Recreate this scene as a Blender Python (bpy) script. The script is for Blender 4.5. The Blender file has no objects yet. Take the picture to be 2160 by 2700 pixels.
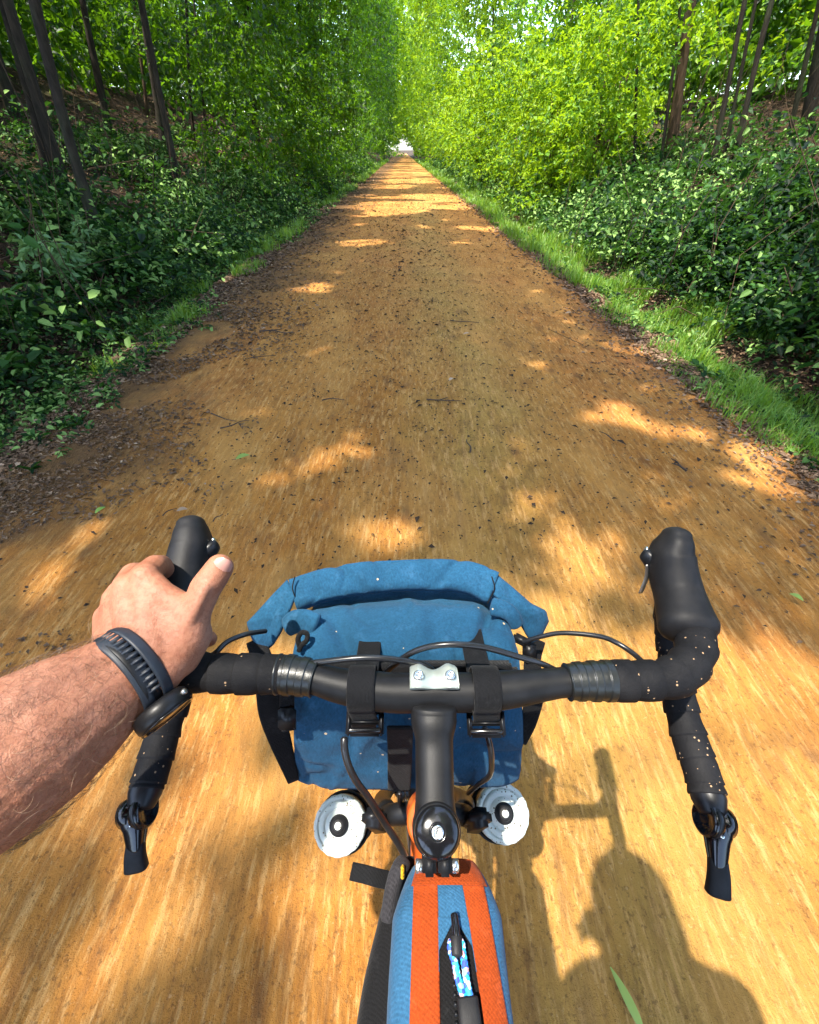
import bpy, bmesh, math, random
import numpy as np
from mathutils import Vector, Matrix

random.seed(7)
rng = np.random.default_rng(11)
SC = bpy.context.scene
COL = SC.collection

# ------------------------------------------------------------------ camera
PITCH = math.radians(40.2)
FPX = 1130.0                      # focal length in pixels of a 2160 px wide frame
CAM = Vector((0.0, 0.0, 1.35))
cam_data = bpy.data.cameras.new('camera')
cam_data.sensor_fit = 'HORIZONTAL'
cam_data.sensor_width = 36.0
cam_data.lens = 36.0 * FPX / 2160.0
cam_data.clip_start = 0.01
cam_data.clip_end = 3000.0
cam = bpy.data.objects.new('camera', cam_data)
COL.objects.link(cam)
cam.location = CAM
cam.rotation_euler = (math.radians(90) - PITCH, 0, 0)
SC.camera = cam

# ------------------------------------------------------------------ sky and sun
SUNV = Vector((-0.2775, -0.1665, 1.0))         # towards the sun
SUN_EL = math.atan2(1.0, math.hypot(SUNV.x, SUNV.y))
world = bpy.data.worlds.new('World')
SC.world = world
world.use_nodes = True
wn = world.node_tree
wn.nodes.clear()
sky = wn.nodes.new('ShaderNodeTexSky')
sky.sky_type = 'NISHITA'
sky.sun_disc = False
sky.sun_elevation = SUN_EL
sky.sun_rotation = math.atan2(SUNV.x, SUNV.y)
sky.air_density = 1.0
sky.dust_density = 2.0
bg = wn.nodes.new('ShaderNodeBackground')
bg.inputs['Strength'].default_value = 0.15
wo = wn.nodes.new('ShaderNodeOutputWorld')
wn.links.new(sky.outputs[0], bg.inputs['Color'])
wn.links.new(bg.outputs[0], wo.inputs['Surface'])

sun_data = bpy.data.lights.new('sun', 'SUN')
sun_data.energy = 2.0
sun_data.angle = math.radians(0.7)
sun_data.color = (1.0, 0.94, 0.84)
sun = bpy.data.objects.new('sun', sun_data)
COL.objects.link(sun)
sun.rotation_euler = (-SUNV).to_track_quat('-Z', 'Y').to_euler()
sun.location = (-4, -3, 15)

SC.view_settings.view_transform = 'Standard'
SC.view_settings.look = 'None'
SC.view_settings.exposure = 2.68
SC.view_settings.gamma = 1.0
SC.view_settings.use_curve_mapping = False
SC.render.engine = 'CYCLES'
SC.cycles.use_denoising = True
SC.cycles.max_bounces = 6
SC.cycles.diffuse_bounces = 3
SC.cycles.glossy_bounces = 3
SC.cycles.transmission_bounces = 4
SC.cycles.transparent_max_bounces = 4
SC.cycles.caustics_reflective = False
SC.cycles.caustics_refractive = False
SC.cycles.sample_clamp_indirect = 6.0

# ------------------------------------------------------------------ helpers
CP, SP = math.cos(PITCH), math.sin(PITCH)
def ray(px, py):
    u = (px - 1080.0) / FPX
    v = (py - 1350.0) / FPX
    return Vector((u, CP - v * SP, -(SP + v * CP)))
def at_d(px, py, d): return CAM + ray(px, py) * d
def at_h(px, py, h):
    r = ray(px, py); return CAM + r * ((h - CAM.z) / r.z)
def at_y(px, py, y):
    r = ray(px, py); return CAM + r * (y / r.y)
def Z1(zx, zy, d): return at_d(zx * 0.4871, 1300 + zy * 0.4871, d)
def Z2(zx, zy): return (600 + zx * 0.5217, 1450 + zy * 0.5217)
def Z3(zx, zy): return (1550 + zx * 0.51, 1350 + zy * 0.51)
def Z4(zx, zy): return (800 + zx * 0.4058, 2000 + zy * 0.4058)

def tag(o, label=None, cat=None, group=None, kind=None):
    if label: o['label'] = label
    if cat: o['category'] = cat
    if group: o['group'] = group
    if kind: o['kind'] = kind
    return o
def empty(name, loc=(0, 0, 0), label=None, cat=None, group=None):
    o = bpy.data.objects.new(name, None)
    o.empty_display_size = 0.1
    COL.objects.link(o)
    o.location = loc
    return tag(o, label, cat, group)
def world_loc(o):
    p = Vector((0, 0, 0))
    while o is not None:
        p += Vector(o.location); o = o.parent
    return p
def add_mesh(name, me, mat, parent=None, smooth=True):
    """links a mesh given in world coordinates; children keep identity rotation"""
    o = bpy.data.objects.new(name, me)
    COL.objects.link(o)
    if mat is not None:
        me.materials.clear(); me.materials.append(mat)
    if parent is not None:
        o.parent = parent
        o.location = -world_loc(parent)
    if smooth:
        me.polygons.foreach_set('use_smooth', np.ones(len(me.polygons), dtype=bool))
    return o
def obj(name, vf, mat, parent=None, smooth=True):
    v, f = vf
    me = bpy.data.meshes.new(name)
    me.from_pydata([tuple(p) for p in v], [], f)
    me.update()
    return add_mesh(name, me, mat, parent, smooth)
def merge(*parts):
    V, F = [], []
    for v, f in parts:
        n = len(V); V += [tuple(p) for p in v]; F += [tuple(i + n for i in q) for q in f]
    return V, F

def spline(pts, n):
    """Catmull-Rom through points (any dimension), n samples equally spaced"""
    P = np.array([list(p) for p in pts], dtype=float)
    if len(P) == 2:
        t = np.linspace(0, 1, n)[:, None]; return P[0] * (1 - t) + P[1] * t
    Q = np.vstack([2 * P[0] - P[1], P, 2 * P[-1] - P[-2]])
    out = []
    for i in range(1, len(Q) - 2):
        for t in np.linspace(0, 1, 24, endpoint=False):
            a, b, c, d = Q[i - 1], Q[i], Q[i + 1], Q[i + 2]
            out.append(0.5 * (2 * b + (c - a) * t + (2 * a - 5 * b + 4 * c - d) * t * t + (3 * b - a - 3 * c + d) * t ** 3))
    out.append(Q[-2]); out = np.array(out)
    s = np.r_[0, np.cumsum(np.linalg.norm(np.diff(out[:, :3], axis=0), axis=1))]
    tt = np.linspace(0, s[-1], n)
    return np.stack([np.interp(tt, s, out[:, k]) for k in range(out.shape[1])], 1)

def sweep(path, rx, ry=None, seg=14, up=(0, 0, 1), caps=True, power=2.0, twist=0.0):
    """tube along path; rx across (side), ry along the 'up' normal; numbers or arrays"""
    P = np.array([list(p) for p in path], dtype=float)
    n = len(P)
    rx = np.broadcast_to(np.asarray(rx, float), (n,)) if np.ndim(rx) < 1 else np.asarray(rx, float)
    ry = rx if ry is None else (np.broadcast_to(np.asarray(ry, float), (n,)) if np.ndim(ry) < 1 else np.asarray(ry, float))
    T = np.gradient(P, axis=0); T /= np.linalg.norm(T, axis=1)[:, None] + 1e-12
    u = np.array(up, float); u = u - T[0] * u.dot(T[0])
    if np.linalg.norm(u) < 1e-4:
        u = np.array((1.0, 0, 0)); u = u - T[0] * u.dot(T[0])
    u /= np.linalg.norm(u)
    V, F = [], []
    for i in range(n):
        u = u - T[i] * u.dot(T[i]); u /= np.linalg.norm(u) + 1e-12
        s = np.cross(T[i], u)
        for k in range(seg):
            a = 2 * math.pi * k / seg + twist
            c, d = math.cos(a), math.sin(a)
            if power != 2.0:
                c = math.copysign(abs(c) ** (2 / power), c); d = math.copysign(abs(d) ** (2 / power), d)
            V.append(P[i] + s * c * rx[i] + u * d * ry[i])
    for i in range(n - 1):
        for k in range(seg):
            a, b = i * seg + k, i * seg + (k + 1) % seg
            F.append((a, b, b + seg, a + seg))
    if caps:
        F.append(tuple(reversed(range(seg))))
        F.append(tuple((n - 1) * seg + k for k in range(seg)))
    return V, F

def round_tube(path, rx, ry=None, seg=14, up=(0, 0, 1), power=2.0, cap=0.6):
    """sweep with rounded ends"""
    P = np.array([list(p) for p in path], float)
    n = len(P)
    rx = np.full(n, rx, float) if np.ndim(rx) < 1 else np.asarray(rx, float)
    ry = rx.copy() if ry is None else (np.full(n, ry, float) if np.ndim(ry) < 1 else np.asarray(ry, float))
    def end(p, q, r1, r2):
        d = (p - q); d /= np.linalg.norm(d) + 1e-12
        pts, a, b = [], [], []
        for t in (0.35, 0.65, 0.88, 0.99):
            k = math.sqrt(1 - t * t)
            pts.append(p + d * t * min(r1, r2) * cap); a.append(r1 * k); b.append(r2 * k)
        return pts, a, b
    p0, a0, b0 = end(P[0], P[1], rx[0], ry[0])
    p1, a1, b1 = end(P[-1], P[-2], rx[-1], ry[-1])
    P = np.vstack([np.array(p0[::-1]), P, np.array(p1)])
    rx = np.r_[a0[::-1], rx, a1]; ry = np.r_[b0[::-1], ry, b1]
    return sweep(P, rx, ry, seg, up, True, power)

def lathe(prof, origin, axis, seg=32, xdir=None, mod=None):
    """prof: (radius, height) list; mod(i, angle)->radius factor"""
    a = Vector(axis).normalized()
    x = Vector(xdir) if xdir else (Vector((1, 0, 0)) if abs(a.x) < 0.9 else Vector((0, 1, 0)))
    x = (x - a * x.dot(a)).normalized(); y = a.cross(x); o = Vector(origin)
    V, F = [], []
    for i, (r, h) in enumerate(prof):
        for k in range(seg):
            t = 2 * math.pi * k / seg
            rr = r * (mod(i, t) if mod else 1)
            V.append(o + a * h + x * rr * math.cos(t) + y * rr * math.sin(t))
    for i in range(len(prof) - 1):
        for k in range(seg):
            p, q = i * seg + k, i * seg + (k + 1) % seg
            F.append((p, q, q + seg, p + seg))
    F.append(tuple(reversed(range(seg)))); F.append(tuple((len(prof) - 1) * seg + k for k in range(seg)))
    return V, F

def rbox(c, sx, sy, sz, ax=None, bevel=0.15):
    """bevelled box centred at c, half sizes, ax = 3x3 columns as vectors"""
    bm = bmesh.new()
    bmesh.ops.create_cube(bm, size=2.0)
    A = ax or (Vector((1, 0, 0)), Vector((0, 1, 0)), Vector((0, 0, 1)))
    for v in bm.verts:
        v.co = Vector((v.co.x * sx, v.co.y * sy, v.co.z * sz))
    bmesh.ops.bevel(bm, geom=list(bm.edges), offset=min(sx, sy, sz) * 2 * bevel, segments=2, affect='EDGES')
    c = Vector(c)
    V = [c + A[0] * v.co.x + A[1] * v.co.y + A[2] * v.co.z for v in bm.verts]
    F = [tuple(v.index for v in f.verts) for f in bm.faces]
    bm.free()
    return V, F

# value noise
_H = rng.random((256, 256))
def vnoise(x, y, s=1.0):
    x = np.asarray(x, float) * s + 37.3; y = np.asarray(y, float) * s + 91.7
    xi = np.floor(x).astype(int); yi = np.floor(y).astype(int)
    fx = x - xi; fy = y - yi
    fx = fx * fx * (3 - 2 * fx); fy = fy * fy * (3 - 2 * fy)
    a = _H[xi % 256, yi % 256]; b = _H[(xi + 1) % 256, yi % 256]
    c = _H[xi % 256, (yi + 1) % 256]; d = _H[(xi + 1) % 256, (yi + 1) % 256]
    return a + (b - a) * fx + (c - a) * fy + (a - b - c + d) * fx * fy
def fbm(x, y, s=1.0, o=4):
    t = 0; k = 1; w = 0
    for i in range(o):
        t = t + vnoise(x, y, s * 2 ** i) * k; w += k; k *= 0.5
    return t / w

# ------------------------------------------------------------------ materials
class N:
    def __init__(self, name):
        self.m = bpy.data.materials.new(name); self.m.use_nodes = True
        self.t = self.m.node_tree
        self.b = self.t.nodes['Principled BSDF']
        self.out = self.t.nodes['Material Output']
    def n(self, kind, **kw):
        x = self.t.nodes.new(kind)
        for k, v in kw.items(): setattr(x, k, v)
        return x
    def l(self, a, b): self.t.links.new(a, b)
    def coord(self, which='Object', scale=(1, 1, 1), rot=(0, 0, 0)):
        c = self.n('ShaderNodeTexCoord'); m = self.n('ShaderNodeMapping')
        m.inputs['Scale'].default_value = scale; m.inputs['Rotation'].default_value = rot
        self.l(c.outputs[which], m.inputs['Vector']); return m.outputs[0]
    def noise(self, vec, scale, detail=4, rough=0.55, dist=0.0):
        x = self.n('ShaderNodeTexNoise')
        x.inputs['Scale'].default_value = scale; x.inputs['Detail'].default_value = detail
        x.inputs['Roughness'].default_value = rough; x.inputs['Distortion'].default_value = dist
        if vec is not None: self.l(vec, x.inputs['Vector'])
        return x.outputs['Fac']
    def ramp(self, fac, stops):
        x = self.n('ShaderNodeValToRGB')
        e = x.color_ramp.elements
        while len(e) < len(stops): e.new(0.5)
        for el, (p, c) in zip(e, stops):
            el.position = p; el.color = (c[0], c[1], c[2], 1) if len(c) == 3 else c
        self.l(fac, x.inputs['Fac']); return x.outputs['Color']
    def mix(self, fac, a, b, mode='MIX'):
        x = self.n('ShaderNodeMix', data_type='RGBA', blend_type=mode)
        for s, v in (('Factor', fac), ('A', a), ('B', b)):
            i = [k for k in x.inputs if k.name == s and (k.type == ('VALUE' if s == 'Factor' else 'RGBA'))][0]
            if isinstance(v, (int, float)): i.default_value = v
            elif isinstance(v, tuple): i.default_value = (*v, 1) if len(v) == 3 else v
            else: self.l(v, i)
        return [k for k in x.outputs if k.type == 'RGBA'][0]
    def math(self, op, a, b=0.0):
        x = self.n('ShaderNodeMath', operation=op)
        for i, v in enumerate((a, b)):
            if isinstance(v, (int, float)): x.inputs[i].default_value = v
            else: self.l(v, x.inputs[i])
        return x.outputs[0]
    def bump(self, h, strength=0.3, dist=0.001):
        x = self.n('ShaderNodeBump'); x.inputs['Strength'].default_value = strength
        x.inputs['Distance'].default_value = dist
        self.l(h, x.inputs['Height']); self.l(x.outputs[0], self.b.inputs['Normal'])
    def col(self, c):
        if isinstance(c, tuple): self.b.inputs['Base Color'].default_value = (*c, 1)
        else: self.l(c, self.b.inputs['Base Color'])
    def set(self, **kw):
        for k, v in kw.items():
            nm = {'rough': 'Roughness', 'metal': 'Metallic', 'spec': 'Specular IOR Level', 'sss': 'Subsurface Weight',
                  'coat': 'Coat Weight', 'coatr': 'Coat Roughness', 'sheen': 'Sheen Weight'}[k]
            if isinstance(v, (int, float)): self.b.inputs[nm].default_value = v
            else: self.l(v, self.b.inputs[nm])

def m_plain(name, c, rough=0.5, metal=0.0, var=0.25, scale=40, bump=0.15, bscale=400, dist=0.0006, spec=0.5):
    n = N(name); v = n.coord()
    f = n.noise(v, scale)
    lo = tuple(x * (1 - var) for x in c); hi = tuple(min(1, x * (1 + var)) for x in c)
    n.col(n.ramp(f, [(0.3, lo), (0.7, hi)]))
    n.set(rough=n.math('MULTIPLY_ADD', n.noise(v, scale * 2.3), 0.25) if False else rough, metal=metal, spec=spec)
    if bump: n.bump(n.noise(v, bscale, 3), bump, dist)
    return n.m

def add_specks(n, v, base, scale=120.0, thr=0.16, colour=(0.55, 0.40, 0.24), keep=0.8):
    """dried mud droplets: cells of a Voronoi pattern, most of them dropped"""
    w = n.n('ShaderNodeTexVoronoi'); w.inputs['Scale'].default_value = scale
    n.l(v, w.inputs['Vector'])
    d = n.math('LESS_THAN', w.outputs['Distance'], thr)
    sep = n.n('ShaderNodeSeparateColor'); n.l(w.outputs['Color'], sep.inputs[0])
    k = n.math('GREATER_THAN', sep.outputs[0], keep)
    size = n.math('MULTIPLY', sep.outputs[1], thr)
    d = n.math('LESS_THAN', w.outputs['Distance'], size)
    return n.mix(n.math('MULTIPLY', d, k), base, colour)

def m_fabric(name, c, weave=900.0, var=0.3, rough=0.85, specks=0.0, sheen=0.04, dirt=None, rib=0.5, period=0.0026):
    n = N(name); v = n.coord()
    big = n.noise(v, 14, 4, 0.6)
    a = n.coord(scale=(weave, weave, weave * 0.35)); fine = n.noise(a, 1.0, 2, 0.6)
    col = n.ramp(big, [(0.3, tuple(x * (1 - var) for x in c)), (0.75, tuple(min(1, x * (1 + var)) for x in c))])
    # twill ribs running diagonally over the cloth, broken up by yarn noise
    sx = n.n('ShaderNodeSeparateXYZ'); n.l(v, sx.inputs[0])
    t = n.math('ADD', n.math('MULTIPLY', sx.outputs[0], 0.8), n.math('SUBTRACT', sx.outputs[1], n.math('MULTIPLY', sx.outputs[2], 0.9)))
    t2 = n.math('SUBTRACT', sx.outputs[0], n.math('SUBTRACT', sx.outputs[1], sx.outputs[2]))
    r1 = n.math('SINE', n.math('MULTIPLY', t, 6.2832 / period)); r2 = n.math('SINE', n.math('MULTIPLY', t2, 6.2832 / (period * 0.8)))
    ribs = n.math('MULTIPLY_ADD', n.math('ADD', r1, n.math('MULTIPLY', r2, 0.6)), 0.31)
    ribs.node.inputs[2].default_value = 0.5
    yarn = n.math('ADD', n.math('MULTIPLY', ribs, rib), n.math('MULTIPLY', fine, 1.0))
    col = n.mix(n.math('MULTIPLY', yarn, 0.75), col, tuple(x * 0.22 for x in c))
    wear = n.ramp(n.noise(v, 45, 5, 0.75), [(0.56, (0, 0, 0)), (0.78, (0.35,) * 3)])
    col = n.mix(wear, col, tuple(min(1, x * 1.5 + 0.035) for x in c))
    if specks: col = add_specks(n, v, col, 170, 0.30, (0.45, 0.34, 0.22), 1 - specks)
    n.col(col); n.set(rough=rough, sheen=sheen, spec=0.12)
    n.bump(n.math('ADD', yarn, n.math('MULTIPLY', n.noise(v, 60, 3), 1.2)), 0.45, 0.0012)
    return n.m

MAT = {}
n = N('black_tape'); v = n.coord()
c0 = n.ramp(n.noise(v, 35, 5, 0.65), [(0.3, (0.005, 0.005, 0.006)), (0.75, (0.014, 0.0135, 0.014))])
n.col(add_specks(n, v, c0, 330, 0.36, (0.30, 0.195, 0.11), 0.86)); n.set(rough=0.68, spec=0.12)
n.bump(n.math('ADD', n.noise(v, 900, 2), n.math('MULTIPLY', n.noise(v, 90, 4), 3.0)), 0.4, 0.0008); MAT['tape'] = n.m
n = N('black_rubber'); v = n.coord()
n.col(n.ramp(n.noise(v, 50, 5, 0.7), [(0.3, (0.006, 0.006, 0.007)), (0.8, (0.018, 0.017, 0.017))]))
n.set(rough=n.ramp(n.noise(v, 30, 4), [(0.3, (0.46,) * 3), (0.7, (0.64,) * 3)]), spec=0.2)
n.bump(n.noise(v, 1500, 2), 0.3, 0.0004); MAT['rubber'] = n.m
MAT['bar'] = m_plain('matte_black_metal', (0.008, 0.008, 0.0085), 0.46, 0.0, 0.4, 60, 0.35, 1500, 0.0003, 0.2)
MAT['gloss'] = m_plain('gloss_black', (0.006, 0.006, 0.007), 0.14, 0.0, 0.4, 50, 0.1, 300, 0.0003)
MAT['band'] = m_plain('glossy_black_tape', (0.008, 0.009, 0.0085), 0.36, 0.0, 0.4, 60, 0.5, 160, 0.0008)
MAT['plastic'] = m_plain('black_plastic', (0.008, 0.008, 0.009), 0.38, 0.0, 0.3, 60, 0.15, 600, 0.0003, 0.3)
MAT['silver'] = m_plain('brushed_silver', (0.52, 0.56, 0.50), 0.42, 0.55, 0.12, 60, 0.15, 900, 0.0002)
MAT['bolt'] = m_plain('bolt_steel', (0.72, 0.72, 0.70), 0.22, 0.95, 0.1, 60, 0.05, 900, 0.0002)
MAT['steel'] = m_plain('steel', (0.45, 0.43, 0.40), 0.3, 0.9, 0.2, 60, 0.1, 600, 0.0002)
MAT['cable'] = m_plain('cable_housing', (0.014, 0.014, 0.015), 0.28, 0.0, 0.3, 50, 0.05, 400, 0.0002)
MAT['orange_paint'] = m_plain('orange_frame_paint', (0.50, 0.085, 0.012), 0.3, 0.0, 0.15, 30, 0.05, 200, 0.0003)
MAT['blue'] = m_fabric('blue_cordura', (0.018, 0.088, 0.172), 430, 0.22, 0.92, 0.035, rib=0.12)
MAT['blue2'] = m_fabric('blue_twill', (0.036, 0.130, 0.245), 600, 0.22, 0.86, 0.0, rib=0.3)
MAT['orange'] = m_fabric('orange_canvas', (0.38, 0.058, 0.008), 700, 0.18, 0.88, 0.0, rib=0.3)
MAT['web'] = m_fabric('black_webbing', (0.010, 0.010, 0.011), 700, 0.3, 0.8, 0.0, rib=0.3)
MAT['dark'] = m_fabric('charcoal_cloth', (0.012, 0.0115, 0.012), 900, 0.25, 0.9, 0.0)
MAT['felt'] = m_fabric('grey_felt', (0.045, 0.042, 0.046), 500, 0.25, 0.95, 0.0)
MAT['yellow'] = m_fabric('yellow_tab', (0.75, 0.42, 0.02), 700, 0.1, 0.8)
n = N('bottle_cap_white'); v = n.coord()
c0 = n.ramp(n.noise(v, 25, 4), [(0.3, (0.40, 0.45, 0.40)), (0.7, (0.50, 0.52, 0.48))])
c0 = add_specks(n, v, c0, 380, 0.5, (0.10, 0.07, 0.035), 0.72)
c0 = n.mix(n.ramp(n.noise(v, 90, 5, 0.75), [(0.66, (0, 0, 0)), (0.78, (0.7, 0.7, 0.7))]), c0, (0.20, 0.15, 0.09))
n.col(c0); n.set(rough=0.62, spec=0.25); MAT['cap'] = n.m
n = N('watch_rubber'); v = n.coord()
n.col(n.ramp(n.noise(v, 60, 4), [(0.3, (0.009, 0.013, 0.020)), (0.7, (0.018, 0.023, 0.032))])); n.set(rough=0.5)
MAT['watch'] = n.m
n = N('paracord'); v = n.coord(scale=(1, 1, 1))
w = n.n('ShaderNodeTexVoronoi'); w.inputs['Scale'].default_value = 420; n.l(v, w.inputs['Vector'])
sp = n.n('ShaderNodeSeparateColor'); n.l(w.outputs['Color'], sp.inputs[0])
n.col(n.ramp(sp.outputs[0], [(0.0, (0.02, 0.03, 0.22)), (0.3, (0.03, 0.12, 0.55)), (0.5, (0.02, 0.5, 0.72)), (0.72, (0.05, 0.6, 0.8)), (0.8, (0.7, 0.7, 0.72)), (0.95, (0.6, 0.25, 0.25))]))
n.set(rough=0.7); MAT['cord'] = n.m

# skin
n = N('skin'); v = n.coord()
big = n.noise(v, 22, 4, 0.6); fine = n.noise(v, 260, 4, 0.65)
c0 = n.ramp(big, [(0.3, (0.26, 0.098, 0.052)), (0.5, (0.34, 0.143, 0.081)), (0.72, (0.41, 0.190, 0.118))])
c0 = n.mix(n.ramp(fine, [(0.45, (0, 0, 0)), (0.75, (0.55,) * 3)]), c0, (0.19, 0.050, 0.024))
n.col(c0); n.set(rough=0.56, sss=0.07, spec=0.32)
n.b.inputs['Subsurface Radius'].default_value = (0.006, 0.0025, 0.0012)
n.b.inputs['Subsurface Scale'].default_value = 0.6
wv = n.n('ShaderNodeTexVoronoi'); wv.inputs['Scale'].default_value = 800; n.l(v, wv.inputs['Vector'])
n.bump(n.math('ADD', n.math('MULTIPLY', wv.outputs['Distance'], 0.25), n.math('ADD', n.math('MULTIPLY', fine, 1.3), n.noise(v, 75, 3))), 0.45, 0.0012)
MAT['skin'] = n.m
MAT['nail'] = m_plain('fingernail', (0.44, 0.215, 0.165), 0.35, 0.0, 0.1, 60, 0.05, 200, 0.0002)
MAT['hair_dark'] = m_plain('arm_hair_brown', (0.10, 0.045, 0.02), 0.5, 0, 0.3, 50, 0)
MAT['hair_lit'] = m_plain('arm_hair_lit', (0.45, 0.30, 0.19), 0.4, 0, 0.3, 50, 0)  # paler copy of the arm hair, with light put into its colour
MAT['jersey'] = m_fabric('jersey', (0.10, 0.13, 0.16), 900, 0.2)
MAT['shorts'] = m_fabric('shorts', (0.03, 0.03, 0.035), 900, 0.2)
MAT['helmet'] = m_plain('helmet_shell', (0.05, 0.05, 0.055), 0.3, 0, 0.2, 30, 0)

# bark
def m_bark(name, c1, c2):
    n = N(name); v = n.coord(scale=(1, 1, 0.18))
    f = n.noise(v, 26, 6, 0.7, 0.4); w = n.noise(n.coord(), 1.4, 3)
    col = n.ramp(f, [(0.3, c1), (0.7, c2)])
    col = n.mix(n.ramp(w, [(0.5, (0, 0, 0)), (0.75, (0.6,) * 3)]), col, (0.05, 0.075, 0.03))
    n.col(col); n.set(rough=0.9, spec=0.2); n.bump(f, 0.9, 0.02); return n.m
MAT['bark'] = m_bark('bark_dark', (0.010, 0.008, 0.006), (0.050, 0.038, 0.027))
MAT['bark2'] = m_bark('bark_brown', (0.035, 0.02, 0.012), (0.12, 0.075, 0.045))

# foliage: leaf colour varies from leaf to leaf through the 'leafvar' attribute
def m_leaf(name, stops, trans=(0.30, 0.55, 0.05), tw=0.42, rough=0.42, spec=0.5):
    n = N(name)
    a = n.n('ShaderNodeAttribute'); a.attribute_name = 'leafvar'
    col = n.ramp(a.outputs['Fac'], stops)
    n.col(col); n.set(rough=rough, spec=spec)
    tr = n.n('ShaderNodeBsdfTranslucent')
    n.l(n.mix(0.75, col, trans, 'MIX'), tr.inputs['Color'])
    mx = n.n('ShaderNodeMixShader'); mx.inputs[0].default_value = tw
    n.l(n.b.outputs[0], mx.inputs[1]); n.l(tr.outputs[0], mx.inputs[2]); n.l(mx.outputs[0], n.out.inputs['Surface'])
    return n.m
MAT['leaf'] = m_leaf('leaf_green', [(0.0, (0.003, 0.014, 0.002)), (0.4, (0.010, 0.046, 0.005)), (0.72, (0.048, 0.140, 0.009)), (1.0, (0.17, 0.30, 0.012))], (0.22, 0.46, 0.008), 0.38, 0.5, 0.3)  # darkened so the wood's shade sits partly in the leaf colour
MAT['leaf_bright'] = m_leaf('leaf_yellow_green', [(0.0, (0.008, 0.040, 0.005)), (0.35, (0.040, 0.13, 0.008)), (0.7, (0.12, 0.26, 0.011)), (1.0, (0.27, 0.40, 0.016))], (0.42, 0.62, 0.010), 0.42, 0.5, 0.3)  # yellow-green, kept brighter to carry the sunlight of the right side
MAT['leaf_under'] = m_leaf('leaf_undergrowth', [(0.0, (0.002, 0.009, 0.003)), (0.42, (0.006, 0.027, 0.006)), (0.70, (0.034, 0.100, 0.016)), (1.0, (0.22, 0.34, 0.09))], (0.09, 0.24, 0.02), 0.22, 0.55, 0.15)  # near-black lower tones carry the shade between the low plants
MAT['leaf_pale'] = m_leaf('leaf_pale', [(0.0, (0.07, 0.17, 0.05)), (1.0, (0.20, 0.33, 0.12))], (0.3, 0.5, 0.12), 0.3, 0.45, 0.5)
MAT['grass'] = m_leaf('grass_blade', [(0.0, (0.05, 0.14, 0.012)), (0.6, (0.11, 0.24, 0.018)), (1.0, (0.25, 0.32, 0.05))], (0.40, 0.62, 0.03), 0.35, 0.5)
MAT['litter'] = m_leaf('dead_leaf', [(0.0, (0.05, 0.028, 0.015)), (0.4, (0.13, 0.075, 0.04)), (0.75, (0.24, 0.15, 0.085)), (1.0, (0.42, 0.30, 0.2))], (0.3, 0.16, 0.06), 0.12, 0.7, 0.3)
MAT['crumb'] = m_leaf('dark_bits', [(0.0, (0.018, 0.012, 0.008)), (0.6, (0.06, 0.034, 0.018)), (0.9, (0.13, 0.07, 0.03)), (1.0, (0.4, 0.27, 0.14))], (0.1, 0.06, 0.03), 0.05, 0.8, 0.2)
MAT['fresh'] = m_leaf('fallen_green_leaf', [(0.0, (0.12, 0.26, 0.04)), (1.0, (0.30, 0.40, 0.08))], (0.3, 0.5, 0.1), 0.25)
MAT['twig'] = m_plain('dead_twig', (0.045, 0.028, 0.018), 0.85, 0, 0.4, 80, 0.4, 300, 0.001)

# trail earth
n = N('trail_earth'); v = n.coord(); vs = n.coord(scale=(1, 0.36, 1)); vl = n.coord(scale=(1, 0.16, 1))
big = n.noise(v, 0.55, 4, 0.6); mid = n.noise(vs, 5.0, 6, 0.68); fine = n.noise(vs, 42, 6, 0.75); grit = n.noise(v, 210, 4, 0.7)
base = n.ramp(mid, [(0.26, (0.24, 0.086, 0.014)), (0.5, (0.40, 0.165, 0.030)), (0.74, (0.50, 0.240, 0.056))])
base = n.mix(n.ramp(n.noise(v, 0.9, 3, 0.6), [(0.48, (0, 0, 0)), (0.70, (0.65,) * 3)]), base, (0.44, 0.165, 0.042))
# an olive, mossy crown right of the middle and worn sandy wheel tracks
px_ = n.n('ShaderNodeSeparateXYZ'); n.l(n.coord(), px_.inputs[0])
warp = n.math('ADD', px_.outputs[0], n.math('MULTIPLY', n.math('SUBTRACT', n.noise(v, 0.7, 3), 0.5), 1.6))
moss = n.ramp(n.math('ABSOLUTE', n.math('SUBTRACT', warp, 0.45)), [(0.0, (0.62,) * 3), (0.25, (0.42,) * 3), (0.62, (0, 0, 0))])
base = n.mix(n.math('MULTIPLY', moss, n.ramp(n.noise(vs, 3.0, 5, 0.7), [(0.3, (0.35,) * 3), (0.6, (1,) * 3)])), base, (0.37, 0.255, 0.066))
track = n.ramp(n.math('ABSOLUTE', n.math('SUBTRACT', n.math('ABSOLUTE', warp), 0.95)), [(0.0, (0.5,) * 3), (0.3, (0, 0, 0))])
base = n.mix(track, base, (0.48, 0.215, 0.045))
base = n.mix(n.ramp(fine, [(0.50, (0, 0, 0)), (0.66, (0.55,) * 3)]), base, (0.15, 0.07, 0.024))
base = n.mix(n.ramp(n.noise(vl, 60, 4, 0.7), [(0.50, (0, 0, 0)), (0.64, (0.7,) * 3)]), base, (0.60, 0.335, 0.115))
base = n.mix(n.ramp(n.noise(n.coord(scale=(1, 0.13, 1)), 34, 5, 0.75), [(0.50, (0, 0, 0)), (0.72, (0.62,) * 3)]), base, (0.16, 0.070, 0.022))
base = n.mix(n.ramp(n.noise(v, 85, 3, 0.65), [(0.575, (0, 0, 0)), (0.65, (0.5,) * 3)]), base, (0.095, 0.045, 0.017))
base = n.mix(n.ramp(n.noise(v, 120, 2, 0.5), [(0.66, (0, 0, 0)), (0.72, (0.35,) * 3)]), base, (0.58, 0.37, 0.18))
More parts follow.
